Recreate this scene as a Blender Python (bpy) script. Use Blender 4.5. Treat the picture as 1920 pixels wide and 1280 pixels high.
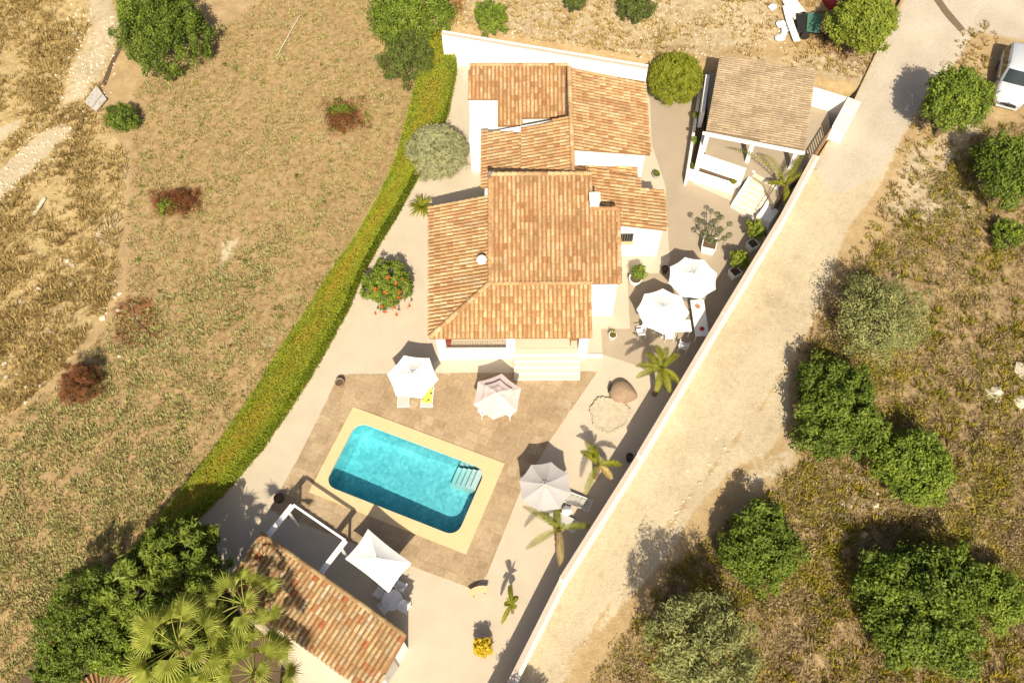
import bpy, bmesh, math, random
import numpy as np
from mathutils import Vector, Matrix

# ------------------------------------------------------------------ scene
for o in list(bpy.data.objects): bpy.data.objects.remove(o)
SC = bpy.context.scene
COL = SC.collection
random.seed(7); RNG = np.random.default_rng(7)

# camera: drone 47 m above the garden, tilted 28 degrees from straight down
F, CAMH = 1750.0, 47.0
_d = Vector((985-960, 1570-640, F)).normalized()
_up = -_d
_x = (Vector((1, 0, 0)) - _up*_up.x).normalized()
_y = _up.cross(_x)
RM = Matrix((_x, _y, _up))                      # rows: world axes in camera space (x right, y down, z forward)
cam = bpy.data.cameras.new('camera'); camo = bpy.data.objects.new('camera', cam); COL.objects.link(camo)
cam.sensor_width = 36; cam.lens = F/1920*36; cam.clip_end = 3000; cam.clip_start = 0.5
_m = RM @ Matrix(((1, 0, 0), (0, -1, 0), (0, 0, -1)))
camo.matrix_world = Matrix.Translation((0, 0, CAMH)) @ _m.to_4x4()
SC.camera = camo

# sky + sun: shadows fall to the north, elevation 46 degrees
SUN_EL = math.radians(46); SH = math.radians(3)
SDIR = Vector((-math.sin(SH)*math.cos(SUN_EL), math.cos(SH)*math.cos(SUN_EL), -math.sin(SUN_EL)))
W = bpy.data.worlds.new('World'); SC.world = W; W.use_nodes = True
nt = W.node_tree
sky = nt.nodes.new('ShaderNodeTexSky'); sky.sky_type = 'NISHITA'; sky.sun_disc = False
sky.air_density = .55; sky.dust_density = 3.5; sky.ozone_density = .4; sky.sun_elevation = SUN_EL; sky.sun_rotation = math.pi - SH
bg = nt.nodes['Background']; bg.inputs['Strength'].default_value = 0.088
nt.links.new(sky.outputs[0], bg.inputs['Color'])
sl = bpy.data.lights.new('sun', 'SUN'); sl.energy = 4.7; sl.angle = math.radians(0.55); sl.color = (1, 0.90, 0.72)
so = bpy.data.objects.new('sun', sl); COL.objects.link(so)
so.rotation_euler = SDIR.to_track_quat('-Z', 'Y').to_euler(); so.location = (0, -30, 60)
SC.view_settings.view_transform = 'Standard'; SC.view_settings.look = 'None'
SC.view_settings.exposure = 0.57; SC.view_settings.gamma = 1
SC.view_settings.use_curve_mapping = False
SC.render.engine = 'CYCLES'
SC.cycles.max_bounces = 6; SC.cycles.transparent_max_bounces = 12
SC.cycles.use_denoising = True

# ------------------------------------------------------------------ geometry helpers
def P(px, py, z=0.0):                            # ground point of the survey picture (1920 x 1280) at height z
    r = RM @ Vector((px-960, py-640, F)); t = (z-CAMH)/r.z
    return Vector((r.x*t, r.y*t, z))
def PX(X, Y, Z=0.0):                             # arrays: world -> survey picture
    R = np.array(RM); d = np.stack([X, Y, np.broadcast_to(Z, np.shape(X))-CAMH], -1) @ R
    return 960+F*d[..., 0]/d[..., 2], 640+F*d[..., 1]/d[..., 2]
def ss(a, b, x):
    t = np.clip((x-a)/(b-a), 0, 1); return t*t*(3-2*t)

class MB:
    def __init__(s): s.v = []; s.f = []; s.r = []
    def add(s, vs, fs, r=None):
        k = len(s.v); s.v += [tuple(v) for v in vs]; s.f += [tuple(i+k for i in f) for f in fs]
        if r is None: r = random.random()
        s.r += [r]*len(vs); return s
    def box(s, c, d, rz=0, r=None, tilt=0):
        c = Vector(c); M = Matrix.Rotation(rz, 3, 'Z') @ Matrix.Rotation(tilt, 3, 'X')
        vs = [c + M @ Vector((sx*d[0]/2, sy*d[1]/2, sz*d[2]/2)) for sx in (-1, 1) for sy in (-1, 1) for sz in (-1, 1)]
        return s.add(vs, [(0, 1, 3, 2), (4, 6, 7, 5), (0, 4, 5, 1), (2, 3, 7, 6), (0, 2, 6, 4), (1, 5, 7, 3)], r)
    def prism(s, poly, z0, z1, r=None):          # z0, z1 numbers or functions of (x, y)
        f0 = z0 if callable(z0) else (lambda x, y: z0); f1 = z1 if callable(z1) else (lambda x, y: z1)
        n = len(poly); a = sum(poly[i][0]*poly[(i+1) % n][1]-poly[(i+1) % n][0]*poly[i][1] for i in range(n))
        if a < 0: poly = poly[::-1]
        vs = [(p[0], p[1], f0(p[0], p[1])) for p in poly]+[(p[0], p[1], f1(p[0], p[1])) for p in poly]
        fs = [tuple(range(n, 2*n)), tuple(range(n-1, -1, -1))]+[(i, (i+1) % n, n+(i+1) % n, n+i) for i in range(n)]
        return s.add(vs, fs, r)
    def tube(s, pts, rad, seg=8, r=None, cap=True):
        pts = [Vector(p) for p in pts]; n = len(pts)
        if not hasattr(rad, '__len__'): rad = [rad]*n
        vs = []
        for i, p in enumerate(pts):
            t = (pts[min(i+1, n-1)]-pts[max(i-1, 0)]).normalized()
            a = t.cross(Vector((0, 0, 1)) if abs(t.z) < .9 else Vector((1, 0, 0))).normalized(); b = t.cross(a)
            vs += [p+(a*math.cos(k*2*math.pi/seg)+b*math.sin(k*2*math.pi/seg))*rad[i] for k in range(seg)]
        fs = [(i*seg+k, i*seg+(k+1) % seg, (i+1)*seg+(k+1) % seg, (i+1)*seg+k) for i in range(n-1) for k in range(seg)]
        if cap: fs += [tuple(range(seg-1, -1, -1)), tuple((n-1)*seg+k for k in range(seg))]
        return s.add(vs, fs, r)
    def lathe(s, prof, c=(0, 0, 0), seg=20, r=None):
        c = Vector(c); n = len(prof)
        vs = [c+Vector((q[0]*math.cos(k*2*math.pi/seg), q[0]*math.sin(k*2*math.pi/seg), q[1])) for q in prof for k in range(seg)]
        fs = [(i*seg+k, i*seg+(k+1) % seg, (i+1)*seg+(k+1) % seg, (i+1)*seg+k) for i in range(n-1) for k in range(seg)]
        fs += [tuple(range(seg-1, -1, -1)), tuple((n-1)*seg+k for k in range(seg))]
        return s.add(vs, fs, r)
    def mesh(s, name):
        me = bpy.data.meshes.new(name); me.from_pydata(s.v, [], s.f)
        at = me.attributes.new('rnd', 'FLOAT', 'POINT'); at.data.foreach_set('value', s.r)
        return me
    def build(s, name, mat, parent=None, smooth=False, bevel=0, kind=None):
        me = s.mesh(name)
        if smooth: me.polygons.foreach_set('use_smooth', [True]*len(me.polygons))
        o = link(name, me, mat, parent)
        if bevel:
            md = o.modifiers.new('bevel', 'BEVEL'); md.width = bevel; md.segments = 2; md.limit_method = 'ANGLE'
        if kind: o['kind'] = kind
        return o

def link(name, me, mat, parent=None):
    if mat is not None and not me.materials: me.materials.append(mat)
    o = bpy.data.objects.new(name, me); COL.objects.link(o)
    if parent is not None: o.parent = parent
    return o
def empty(name, loc=(0, 0, 0), rz=0.0):
    o = bpy.data.objects.new(name, None); COL.objects.link(o); o.location = loc; o.rotation_euler = (0, 0, rz)
    o.empty_display_size = .3; return o
def tag(o, label=None, cat=None, group=None, kind=None):
    for k, v in (('label', label), ('category', cat), ('group', group), ('kind', kind)):
        if v: o[k] = v
    return o
def copy_tree(o, parent=None):
    c = o.copy(); COL.objects.link(c); c.parent = parent
    for ch in o.children: copy_tree(ch, c)
    return c
def npmesh(name, V, nside, mat, parent=None, rnd=None, smooth=False):   # V: (N, nside, 3) separate polygons
    V = np.asarray(V, np.float32); N = len(V)
    me = bpy.data.meshes.new(name); me.vertices.add(N*nside); me.vertices.foreach_set('co', V.reshape(-1))
    me.loops.add(N*nside); me.loops.foreach_set('vertex_index', np.arange(N*nside, dtype=np.int32))
    me.polygons.add(N); me.polygons.foreach_set('loop_start', np.arange(0, N*nside, nside, dtype=np.int32))
    me.update(calc_edges=True); me.validate()
    if rnd is not None:
        at = me.attributes.new('rnd', 'FLOAT', 'POINT'); at.data.foreach_set('value', np.repeat(np.asarray(rnd, np.float32), nside))
    return link(name, me, mat, parent)
def unit(a): return a/np.maximum(np.linalg.norm(a, axis=-1, keepdims=True), 1e-6)
def leafquads(C, Nrm, size, aspect=.5, fold=0.0):
    n = len(C); t = unit(np.cross(Nrm, RNG.normal(size=(n, 3)))); b = np.cross(Nrm, t)
    s = (size*RNG.uniform(.7, 1.3, n))[:, None]
    # pointed leaf: base, side, tip, side
    return np.stack([C-t*s, C+b*s*aspect+Nrm*s*fold, C+t*s, C-b*s*aspect+Nrm*s*fold], 1)
def inpoly(poly, X, Y):
    r = np.zeros(np.shape(X), bool); n = len(poly)
    for i in range(n):
        x1, y1 = poly[i][:2]; x2, y2 = poly[(i+1) % n][:2]
        if y1 == y2: continue
        r ^= ((y1 > Y) != (y2 > Y)) & (X < (x2-x1)*(Y-y1)/(y2-y1)+x1)
    return r
def dpoly(poly, X, Y, closed=True):
    D = np.full(np.shape(X), 1e9); n = len(poly)
    for i in range(n if closed else n-1):
        x1, y1 = poly[i][:2]; x2, y2 = poly[(i+1) % n][:2]; dx, dy = x2-x1, y2-y1
        t = np.clip(((X-x1)*dx+(Y-y1)*dy)/(dx*dx+dy*dy+1e-9), 0, 1); D = np.minimum(D, np.hypot(X-x1-t*dx, Y-y1-t*dy))
    return D
def soft(poly, X, Y, w):                          # 1 inside, fading over w outside the outline
    d = dpoly(poly, X, Y); d = np.where(inpoly(poly, X, Y), d, -d); return ss(-w, w, d)

# ------------------------------------------------------------------ materials
def newmat(name):
    m = bpy.data.materials.new(name); m.use_nodes = True
    return m, m.node_tree, m.node_tree.nodes['Principled BSDF']
def nd(t, typ, **kw):
    n = t.nodes.new(typ)
    for k, v in kw.items(): setattr(n, k, v)
    return n
def ramp(t, src, stops):
    r = nd(t, 'ShaderNodeValToRGB'); t.links.new(src, r.inputs[0]); e = r.color_ramp.elements
    while len(e) < len(stops): e.new(.5)
    for q, (p, c) in zip(e, stops): q.position = p; q.color = (*c, 1)
    return r.outputs[0]
def noise(t, scale, detail=4, rough=.55, off=0):
    g = nd(t, 'ShaderNodeNewGeometry'); n = nd(t, 'ShaderNodeTexNoise'); n.inputs['Scale'].default_value = scale
    n.inputs['Detail'].default_value = detail; n.inputs['Roughness'].default_value = rough
    if off:
        a = nd(t, 'ShaderNodeVectorMath'); a.inputs[1].default_value = (off, off*1.7, off*.3); t.links.new(g.outputs['Position'], a.inputs[0]); t.links.new(a.outputs[0], n.inputs['Vector'])
    else: t.links.new(g.outputs['Position'], n.inputs['Vector'])
    return n.outputs[0]
def mix(t, f, a, b, mode='MIX'):
    m = nd(t, 'ShaderNodeMix', data_type='RGBA', blend_type=mode)
    for s, i in ((f, 0), (a, 6), (b, 7)):
        if hasattr(s, 'is_linked'): t.links.new(s, m.inputs[i])
        else: m.inputs[i].default_value = s if i == 0 else (*s, 1)
    return m.outputs[2]
def math_(t, op, a, b=None):
    m = nd(t, 'ShaderNodeMath', operation=op)
    for s, i in ((a, 0), (b, 1)):
        if s is None: continue
        if hasattr(s, 'is_linked'): t.links.new(s, m.inputs[i])
        else: m.inputs[i].default_value = s
    return m.outputs[0]
def attr(t, name):
    a = nd(t, 'ShaderNodeAttribute'); a.attribute_name = name; return a
def bump(t, bsdf, h, strength=.4, dist=.03):
    b = nd(t, 'ShaderNodeBump'); b.inputs['Strength'].default_value = strength; b.inputs['Distance'].default_value = dist
    t.links.new(h, b.inputs['Height']); t.links.new(b.outputs[0], bsdf.inputs['Normal'])
def plain(name, c1, c2=None, scale=2.0, rough=.8, bmp=0, fine=30, metal=0, spec=.3):
    m, t, b = newmat(name); c2 = c2 or tuple(x*.88 for x in c1)
    n1 = noise(t, scale); n2 = noise(t, fine, 3)
    c = ramp(t, n1, [(.32, c2), (.68, c1)])
    c = mix(t, .35, c, ramp(t, n2, [(.3, tuple(x*.8 for x in c2)), (.7, tuple(min(1, x*1.1) for x in c1))]))
    t.links.new(c, b.inputs['Base Color']); b.inputs['Roughness'].default_value = rough; b.inputs['Metallic'].default_value = metal
    b.inputs['Specular IOR Level'].default_value = spec
    if bmp: bump(t, b, n2, bmp)
    return m
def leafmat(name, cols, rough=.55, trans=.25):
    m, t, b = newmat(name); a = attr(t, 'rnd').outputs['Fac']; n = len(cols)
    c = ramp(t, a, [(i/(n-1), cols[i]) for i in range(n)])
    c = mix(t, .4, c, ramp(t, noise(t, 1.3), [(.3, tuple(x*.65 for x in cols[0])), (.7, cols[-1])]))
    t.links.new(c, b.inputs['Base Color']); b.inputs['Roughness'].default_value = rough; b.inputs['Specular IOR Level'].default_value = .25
    tr = nd(t, 'ShaderNodeBsdfTranslucent'); t.links.new(c, tr.inputs[0])
    mx = nd(t, 'ShaderNodeMixShader'); mx.inputs[0].default_value = trans
    t.links.new(b.outputs[0], mx.inputs[1]); t.links.new(tr.outputs[0], mx.inputs[2])
    t.links.new(mx.outputs[0], t.nodes['Material Output'].inputs[0])
    return m

M = {}
M['white_wall'] = plain('white_wall', (.80, .79, .76), (.74, .72, .68), 1.2, .9, .12)
M['white_paint'] = plain('white_paint', (.80, .80, .78), (.76, .76, .74), 3, .5)
M['white_plastic'] = plain('white_plastic', (.74, .75, .76), (.68, .69, .70), 4, .4)
M['canvas_white'] = plain('canvas_white', (.80, .79, .76), (.76, .75, .71), 3, .9, .1)
M['canvas_pink'] = plain('canvas_pink', (.62, .50, .46), (.57, .46, .42), 2, .9, .1)
M['canvas_grey'] = plain('canvas_grey', (.43, .40, .38), (.39, .365, .345), 2, .9, .1)
M['sling'] = plain('sling_fabric', (.50, .48, .44), (.45, .43, .39), 5, .9)
M['metal_grey'] = plain('metal_grey', (.35, .35, .36), (.3, .3, .31), 4, .4, metal=.6)
M['dark'] = plain('dark', (.03, .028, .025), (.02, .018, .016), 4, .6)
M['wood'] = plain('wood', (.36, .20, .09), (.25, .13, .06), 5, .7, .2)
M['bark'] = plain('bark', (.20, .14, .09), (.12, .085, .055), 8, .9, .5)
M['palm_bark'] = plain('palm_bark', (.26, .18, .12), (.15, .10, .07), 14, .9, .6)
M['gravel'] = plain('gravel', (.54, .46, .345), (.465, .39, .29), .8, .95, .5, 22)
M['patio'] = plain('patio', (.385, .315, .225), (.335, .27, .19), .7, .9, .3, 26)
M['apron'] = plain('apron', (.53, .455, .35), (.49, .42, .32), .9, .85, .15, 18)
M['porch_floor'] = plain('porch_floor', (.60, .51, .38), (.55, .46, .34), 1.5, .7)
M['step_tread'] = plain('step_tread', (.64, .57, .43), (.58, .51, .38), 3, .7)
M['coping'] = plain('coping', (.62, .475, .26), (.57, .435, .235), 1.5, .8, .15, 14)
M['joint'] = plain('joint', (.52, .395, .25), (.40, .29, .175), 3, .95)
M['wall_cap'] = plain('wall_cap', (.56, .46, .37), (.47, .37, .29), 2.2, .9, .3)
M['cap_white'] = plain('cap_white', (.74, .70, .60), (.66, .60, .49), 2.0, .9, .2)
M['terracotta'] = plain('terracotta', (.42, .2, .1), (.34, .15, .08), 4, .8)
M['stone'] = plain('stone', (.55, .47, .34), (.40, .33, .23), 5, .95, .5)
M['rock'] = plain('rock', (.64, .57, .44), (.5, .43, .31), 3, .95, .5)
M['oven'] = plain('oven', (.33, .235, .15), (.25, .17, .11), 5, .95, .4)
M['soil'] = plain('soil', (.13, .085, .05), (.085, .055, .035), 9, 1, .4)
M['slab'] = plain('slab', (.48, .45, .41), (.42, .39, .35), 2, .85, .2)
M['red'] = plain('red', (.42, .04, .03), (.3, .03, .02), 6, .6)
M['tarp'] = plain('tarp', (.08, .20, .13), (.06, .15, .10), 5, .6)
M['drygrass'] = plain('drygrass', (.33, .22, .10), (.22, .15, .07), 6, 1)

def tile_mat(name, stops, dirt=.5):
    m, t, b = newmat(name)
    v = math_(t, 'FRACT', math_(t, 'ADD', attr(t, 'rnd').outputs['Fac'], math_(t, 'MULTIPLY', nd(t, 'ShaderNodeObjectInfo').outputs['Random'], .999)))
    c = ramp(t, v, stops)
    n = noise(t, .8, 5); n2 = noise(t, 9, 4)
    c = mix(t, math_(t, 'MULTIPLY', ramp(t, n, [(.45, (0, 0, 0)), (.72, (1, 1, 1))]), dirt), c, tuple(x*.5 for x in stops[len(stops)//2][1]))
    c = mix(t, .5, c, ramp(t, n2, [(.3, (.35, .32, .28)), (.62, (1, 1, 1))]), 'MULTIPLY')
    t.links.new(c, b.inputs['Base Color']); b.inputs['Roughness'].default_value = .9; b.inputs['Specular IOR Level'].default_value = .2
    bump(t, b, n2, .3, .01)
    return m
TS = [(0, (.35, .175, .08)), (.10, (.42, .23, .105)), (.4, (.49, .295, .14)), (.7, (.55, .36, .18)), (.92, (.61, .435, .245)), (1, (.46, .34, .20))]
M['tile'] = tile_mat('roof_tile', TS, .6)
TP = [(0, (.33, .09, .04)), (.07, (.36, .16, .07)), (.22, (.31, .185, .09)), (.5, (.385, .26, .13)), (.72, (.45, .335, .175)), (.88, (.33, .255, .155)), (1, (.52, .44, .31))]
M['tile_old'] = tile_mat('old_roof_tile', TP, .6)
TC = [(0, (.34, .25, .15)), (.3, (.42, .32, .20)), (.7, (.48, .37, .24)), (1, (.38, .29, .185))]
M['tile_grey'] = tile_mat('weathered_roof_tile', TC, .75)
M['deck'] = plain('shaded_roof_channel', (.33, .17, .07), (.22, .11, .045), 3, .95, .3)  # darker than the tiles: shade between tile columns put into the colour
M['deck_grey'] = plain('shaded_weathered_channel', (.22, .16, .10), (.15, .11, .07), 3, .95, .3)  # weathered tone, darkened to paint in the shade between courses

def paver_mat():
    m, t, b = newmat('paver'); r = nd(t, 'ShaderNodeObjectInfo').outputs['Random']
    c = ramp(t, r, [(0, (.30, .215, .122)), (.45, (.36, .265, .155)), (.8, (.40, .30, .18)), (1, (.46, .355, .225))])
    c = mix(t, .35, c, ramp(t, noise(t, .6, 5), [(.35, (.29, .195, .105)), (.65, (.52, .39, .24))]))
    c = mix(t, .5, c, ramp(t, noise(t, 6, 4), [(.3, (.55, .5, .45)), (.65, (1, 1, 1))]), 'MULTIPLY')
    t.links.new(c, b.inputs['Base Color']); b.inputs['Roughness'].default_value = .9
    bump(t, b, noise(t, 12, 4), .35, .015); return m
M['paver'] = paver_mat()

def basin_mat():
    m, t, b = newmat('pool_mosaic')
    v = nd(t, 'ShaderNodeTexVoronoi'); v.inputs['Scale'].default_value = 5.5
    t.links.new(nd(t, 'ShaderNodeNewGeometry').outputs['Position'], v.inputs['Vector'])
    c = ramp(t, v.outputs['Color'], [(0, (.18, .36, .44)), (.5, (.32, .51, .60)), (1, (.52, .69, .75))])
    c = mix(t, .35, c, ramp(t, noise(t, 1.3, 5), [(.3, (.27, .45, .52)), (.7, (.41, .59, .65))]))
    t.links.new(c, b.inputs['Base Color']); b.inputs['Roughness'].default_value = .6; return m
M['basin'] = basin_mat()
M['pool_step'] = plain('pool_step', (.46, .56, .57), (.42, .52, .53), 4, .6)
def water_mat():
    m, t, b = newmat('pool_water'); t.nodes.remove(b)
    tr = nd(t, 'ShaderNodeBsdfTransparent'); tr.inputs[0].default_value = (.97, 1, 1, 1)
    va_ = nd(t, 'ShaderNodeVolumeAbsorption'); va_.inputs['Color'].default_value = (.08, .86, .88, 1); va_.inputs['Density'].default_value = .38
    t.links.new(va_.outputs[0], t.nodes['Material Output'].inputs['Volume'])
    gl = nd(t, 'ShaderNodeBsdfGlossy'); gl.inputs['Roughness'].default_value = .03
    fr = nd(t, 'ShaderNodeFresnel'); fr.inputs[0].default_value = 1.33
    bp = nd(t, 'ShaderNodeBump'); bp.inputs['Strength'].default_value = .2; bp.inputs['Distance'].default_value = .05
    t.links.new(noise(t, 2.2, 3), bp.inputs['Height']); t.links.new(bp.outputs[0], gl.inputs['Normal']); t.links.new(bp.outputs[0], fr.inputs['Normal'])
    mx = nd(t, 'ShaderNodeMixShader'); t.links.new(fr.outputs[0], mx.inputs[0]); t.links.new(tr.outputs[0], mx.inputs[1]); t.links.new(gl.outputs[0], mx.inputs[2])
    t.links.new(mx.outputs[0], t.nodes['Material Output'].inputs[0]); return m
M['water'] = water_mat()
def glass_mat():
    m, t, b = newmat('tinted_glass'); b.inputs['Base Color'].default_value = (.012, .022, .022, 1); b.inputs['Roughness'].default_value = .06
    b.inputs['Specular IOR Level'].default_value = .7; return m
M['glass'] = glass_mat()
def car_mat():
    m, t, b = newmat('car_paint'); b.inputs['Base Color'].default_value = (.56, .58, .60, 1); b.inputs['Metallic'].default_value = .15; b.inputs['Roughness'].default_value = .3
    b.inputs['Coat Weight'].default_value = .6; b.inputs['Coat Roughness'].default_value = .05; return m
M['car'] = car_mat()
def towel_mat(name, base, spots, scale):
    m, t, b = newmat(name); v = nd(t, 'ShaderNodeTexVoronoi'); v.inputs['Scale'].default_value = scale
    t.links.new(nd(t, 'ShaderNodeNewGeometry').outputs['Position'], v.inputs['Vector'])
    k = ramp(t, v.outputs['Distance'], [(.30, (1, 1, 1)), (.36, (0, 0, 0))])
    sc = ramp(t, v.outputs['Color'], [(0, spots[0]), (.5, spots[1]), (1, base)])
    t.links.new(mix(t, k, base, sc), b.inputs['Base Color']); b.inputs['Roughness'].default_value = .95; return m
M['towel'] = towel_mat('sunflower_towel', (.75, .58, .10), ((.05, .05, .02), (.12, .22, .03)), 4.5)
M['floral'] = towel_mat('floral_cushion', (.42, .40, .35), ((.16, .16, .13), (.25, .26, .2)), 7)

# foliage colours
M['lf_green'] = leafmat('leaf_green', [(.035, .062, .006), (.13, .195, .018), (.30, .38, .042)])  # dark and bright ends paint in crown shade and highlights
M['lf_bright'] = leafmat('leaf_bright', [(.09, .125, .010), (.19, .24, .022), (.32, .36, .045)])
M['lf_pine'] = leafmat('leaf_pine', [(.05, .075, .014), (.10, .13, .024), (.17, .20, .04)])
M['lf_dark'] = leafmat('leaf_dark', [(.02, .04, .005), (.085, .14, .012), (.23, .295, .032)])  # low end is painted crown shade, high end painted highlights
M['lf_olive'] = leafmat('leaf_olive', [(.08, .10, .03), (.24, .26, .08), (.44, .44, .16)])
M['lf_grey'] = leafmat('leaf_greygreen', [(.22, .23, .11), (.36, .36, .18), (.50, .48, .24)])
M['lf_clip'] = leafmat('leaf_clipped', [(.13, .17, .01), (.22, .25, .015), (.31, .31, .03)])
M['lf_palm'] = leafmat('leaf_palm', [(.13, .165, .012), (.26, .28, .022), (.42, .40, .04)], trans=.4)
M['lf_fan'] = leafmat('leaf_fan', [(.20, .25, .035), (.38, .43, .065), (.56, .59, .13)], trans=.45)
M['lf_yellow'] = leafmat('leaf_yellow', [(.55, .38, .012), (.70, .51, .02), (.80, .61, .05)])
M['lf_rust'] = leafmat('leaf_rust', [(.10, .035, .012), (.20, .07, .022), (.30, .13, .05)])
M['lf_straw'] = leafmat('dry_straw', [(.34, .24, .08), (.48, .345, .12), (.62, .47, .20)])
M['lf_euph'] = leafmat('leaf_spurge', [(.07, .08, .035), (.14, .15, .06), (.22, .225, .095)])
M['lf_rosette'] = leafmat('leaf_rosette', [(.04, .07, .006), (.11, .165, .012), (.30, .36, .05)])
M['petal'] = leafmat('orange_petal', [(.55, .09, .02), (.65, .16, .03)])

# earth: one material; region weights are stored on the sheet's vertices
def earth_mat():
    m, t, b = newmat('earth')
    a1 = nd(t, 'ShaderNodeSeparateColor'); t.links.new(attr(t, 'zone_a').outputs['Color'], a1.inputs[0])
    a2 = nd(t, 'ShaderNodeSeparateColor'); t.links.new(attr(t, 'zone_b').outputs['Color'], a2.inputs[0])
    n1 = noise(t, .35, 6, .6); n2 = noise(t, 3.2, 7, .7); n3 = noise(t, 11, 4, .6); n4 = noise(t, 1.1, 6, .7, 31)
    def edge(w, n=n2, k=.55):                    # ragged zone border
        s = math_(t, 'ADD', w, math_(t, 'MULTIPLY', math_(t, 'SUBTRACT', n, .5), k))
        return ramp(t, s, [(.38, (0, 0, 0)), (.62, (1, 1, 1))])
    base = ramp(t, n4, [(.25, (.29, .20, .10)), (.5, (.39, .28, .145)), (.75, (.49, .37, .205))])
    c = base
    c = mix(t, edge(a1.outputs[1]), c, ramp(t, n2, [(.28, (.31, .22, .095)), (.5, (.43, .325, .155)), (.72, (.55, .44, .245))]))       # straw
    c = mix(t, edge(a1.outputs[2], n4, .9), c, ramp(t, n2, [(.3, (.19, .125, .055)), (.48, (.32, .22, .105)), (.62, (.40, .29, .15)), (.78, (.34, .29, .13))]))   # field
    c = mix(t, edge(a2.outputs[1], n4, .8), c, ramp(t, n2, [(.3, (.19, .13, .065)), (.5, (.32, .23, .12)), (.75, (.45, .34, .195))]))   # scrub
    c = mix(t, edge(a2.outputs[0], n2, 1.1), c, ramp(t, n3, [(.3, (.16, .065, .03)), (.7, (.30, .15, .07))]))   # rust
    pv = mix(t, .4, ramp(t, n1, [(.3, (.37, .295, .19)), (.5, (.48, .40, .265)), (.7, (.55, .47, .32))]), ramp(t, n2, [(.3, (.27, .205, .125)), (.45, (.47, .39, .26)), (.75, (.58, .50, .345))]))
    c = mix(t, edge(a1.outputs[0], n2, 1.0), c, pv)   # pale track
    c = mix(t, edge(a2.outputs[2], n2, .35), c, ramp(t, n1, [(.3, (.43, .375, .295)), (.7, (.52, .455, .36))]))   # paved
    c = mix(t, .45, c, ramp(t, n3, [(.28, (.55, .5, .42)), (.6, (1, 1, 1))]), 'MULTIPLY')
    t.links.new(c, b.inputs['Base Color']); b.inputs['Roughness'].default_value = 1; b.inputs['Specular IOR Level'].default_value = .1
    bump(t, b, n3, .5, .06); return m
M['earth'] = earth_mat()

# ------------------------------------------------------------------ terrain
WX = [(-13.6, -20), (-4.3, 0), (-.81, 6.25), (.34, 8.82), (1.69, 10.97), (5.75, 17.14), (6.24, 18.0), (9.75, 23.53), (12.51, 27.73), (14.9, 31.7), (17.5, 36.1), (20.9, 41.3), (25.5, 50), (46, 90)]
_wy = [p[1] for p in WX]; _wx = [p[0] for p in WX]
def wall_x(y): return np.interp(y, _wy, _wx)
def road_z(y): return np.interp(y, [-40, 6, 20, 30, 41, 55, 90], [.6, 1.0, 1.35, 1.5, 1.6, 2.3, 3.2])
def back_y(x): return np.interp(x, [-30, -5.1, 8.11, 12.3, 21, 60], [51, 46.8, 43.7, 42.9, 41.2, 30])
def _h(X, Y):                                     # smooth rolling
    return .10*np.sin(X*.55+1.3)*np.sin(Y*.47)+.06*np.sin(X*1.31+Y*.9)+.03*np.sin(X*2.7-Y*2.1)
def ground(X, Y):
    X = np.asarray(X, float); Y = np.asarray(Y, float)
    d = (X-wall_x(Y))*.85
    left = -.22+_h(X, Y)*.6
    plot = -.3
    inside = ss(-8.5, -6.5, X-np.interp(Y, [-20, 6, 16, 30, 40, 47], [-13, -13, -8, 0, 4, 5]))
    z = left*(1-inside)+plot*inside
    b = ss(.2, 1.6, Y-back_y(X))*ss(-12, -5.5, X)
    z = z*(1-b)+b*(1.5+_h(X, Y)*.8+.02*np.maximum(Y-46, 0))
    r = ss(.25, 1.2, d)
    zr = road_z(Y)+ss(4.5, 9, d)*(_h(X, Y)*1.6+.15)+.012*np.maximum(d-5, 0)
    return z*(1-r)+zr*r
def gz(x, y): return float(ground(x, y))

ROADP = [(935, 1300), (1500, 360), (1610, 165), (1700, -10), (1765, -10), (1800, 60), (1805, 95), (1725, 195), (1690, 260), (1650, 350), (1590, 430), (1555, 520), (1525, 600), (1480, 690), (1478, 790), (1440, 850), (1370, 880), (1300, 960), (1255, 1040), (1180, 1120), (1110, 1200), (1040, 1300)]
PALE = [(ROADP, 14, 1.0), ([(150, -20), (215, -20), (230, 60), (200, 140), (160, 190), (105, 215), (130, 120), (165, 60)], 22, .62),
        ([(-20, 395), (-20, 335), (75, 250), (115, 232), (138, 243), (80, 300)], 7, 1.0), ([(-20, 285), (-20, 250), (38, 222), (42, 236)], 7, .9),
        ([(200, 388), (222, 400), (215, 460), (178, 465), (180, 430)], 10, .9), ([(415, 450), (452, 445), (440, 475), (418, 512), (408, 500)], 8, .75),
        ([(488, 625), (515, 630), (510, 655), (490, 650)], 8, .8), ([(222, 620), (238, 625), (235, 655), (222, 650)], 8, .7), ([(225, 300), (245, 310), (238, 340), (226, 330)], 6, .8),
        ([(870, -20), (1480, -20), (1470, 90), (1350, 108), (1220, 118), (850, 52)], 25, .50), ([(1230, 95), (1500, 100), (1680, 60), (1640, 170), (1540, 150), (1340, 100)], 20, .52),
        ([(1690, 280), (1830, 195), (1850, 250), (1830, 420), (1700, 430), (1645, 400)], 25, .55), ([(1500, 780), (1500, 870), (1420, 930), (1360, 900), (1460, 840)], 25, .6),
        ([(30, 20), (60, 30), (50, 60), (25, 50)], 12, .6), ([(100, 500), (210, 480), (215, 620), (130, 640), (60, 720), (20, 600)], 35, .38),
        ([(580, 260), (700, 130), (760, 170), (720, 260), (640, 320)], 30, .33), ([(1560, 890), (1640, 860), (1660, 960), (1600, 1000), (1560, 960)], 25, .42)]
STRAW = [([(-40, -40), (170, -40), (190, 200), (240, 300), (215, 560), (120, 690), (-40, 830)], 30, .9), ([(820, -40), (1500, -40), (1450, 100), (1220, 100)], 40, .5)]
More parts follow.
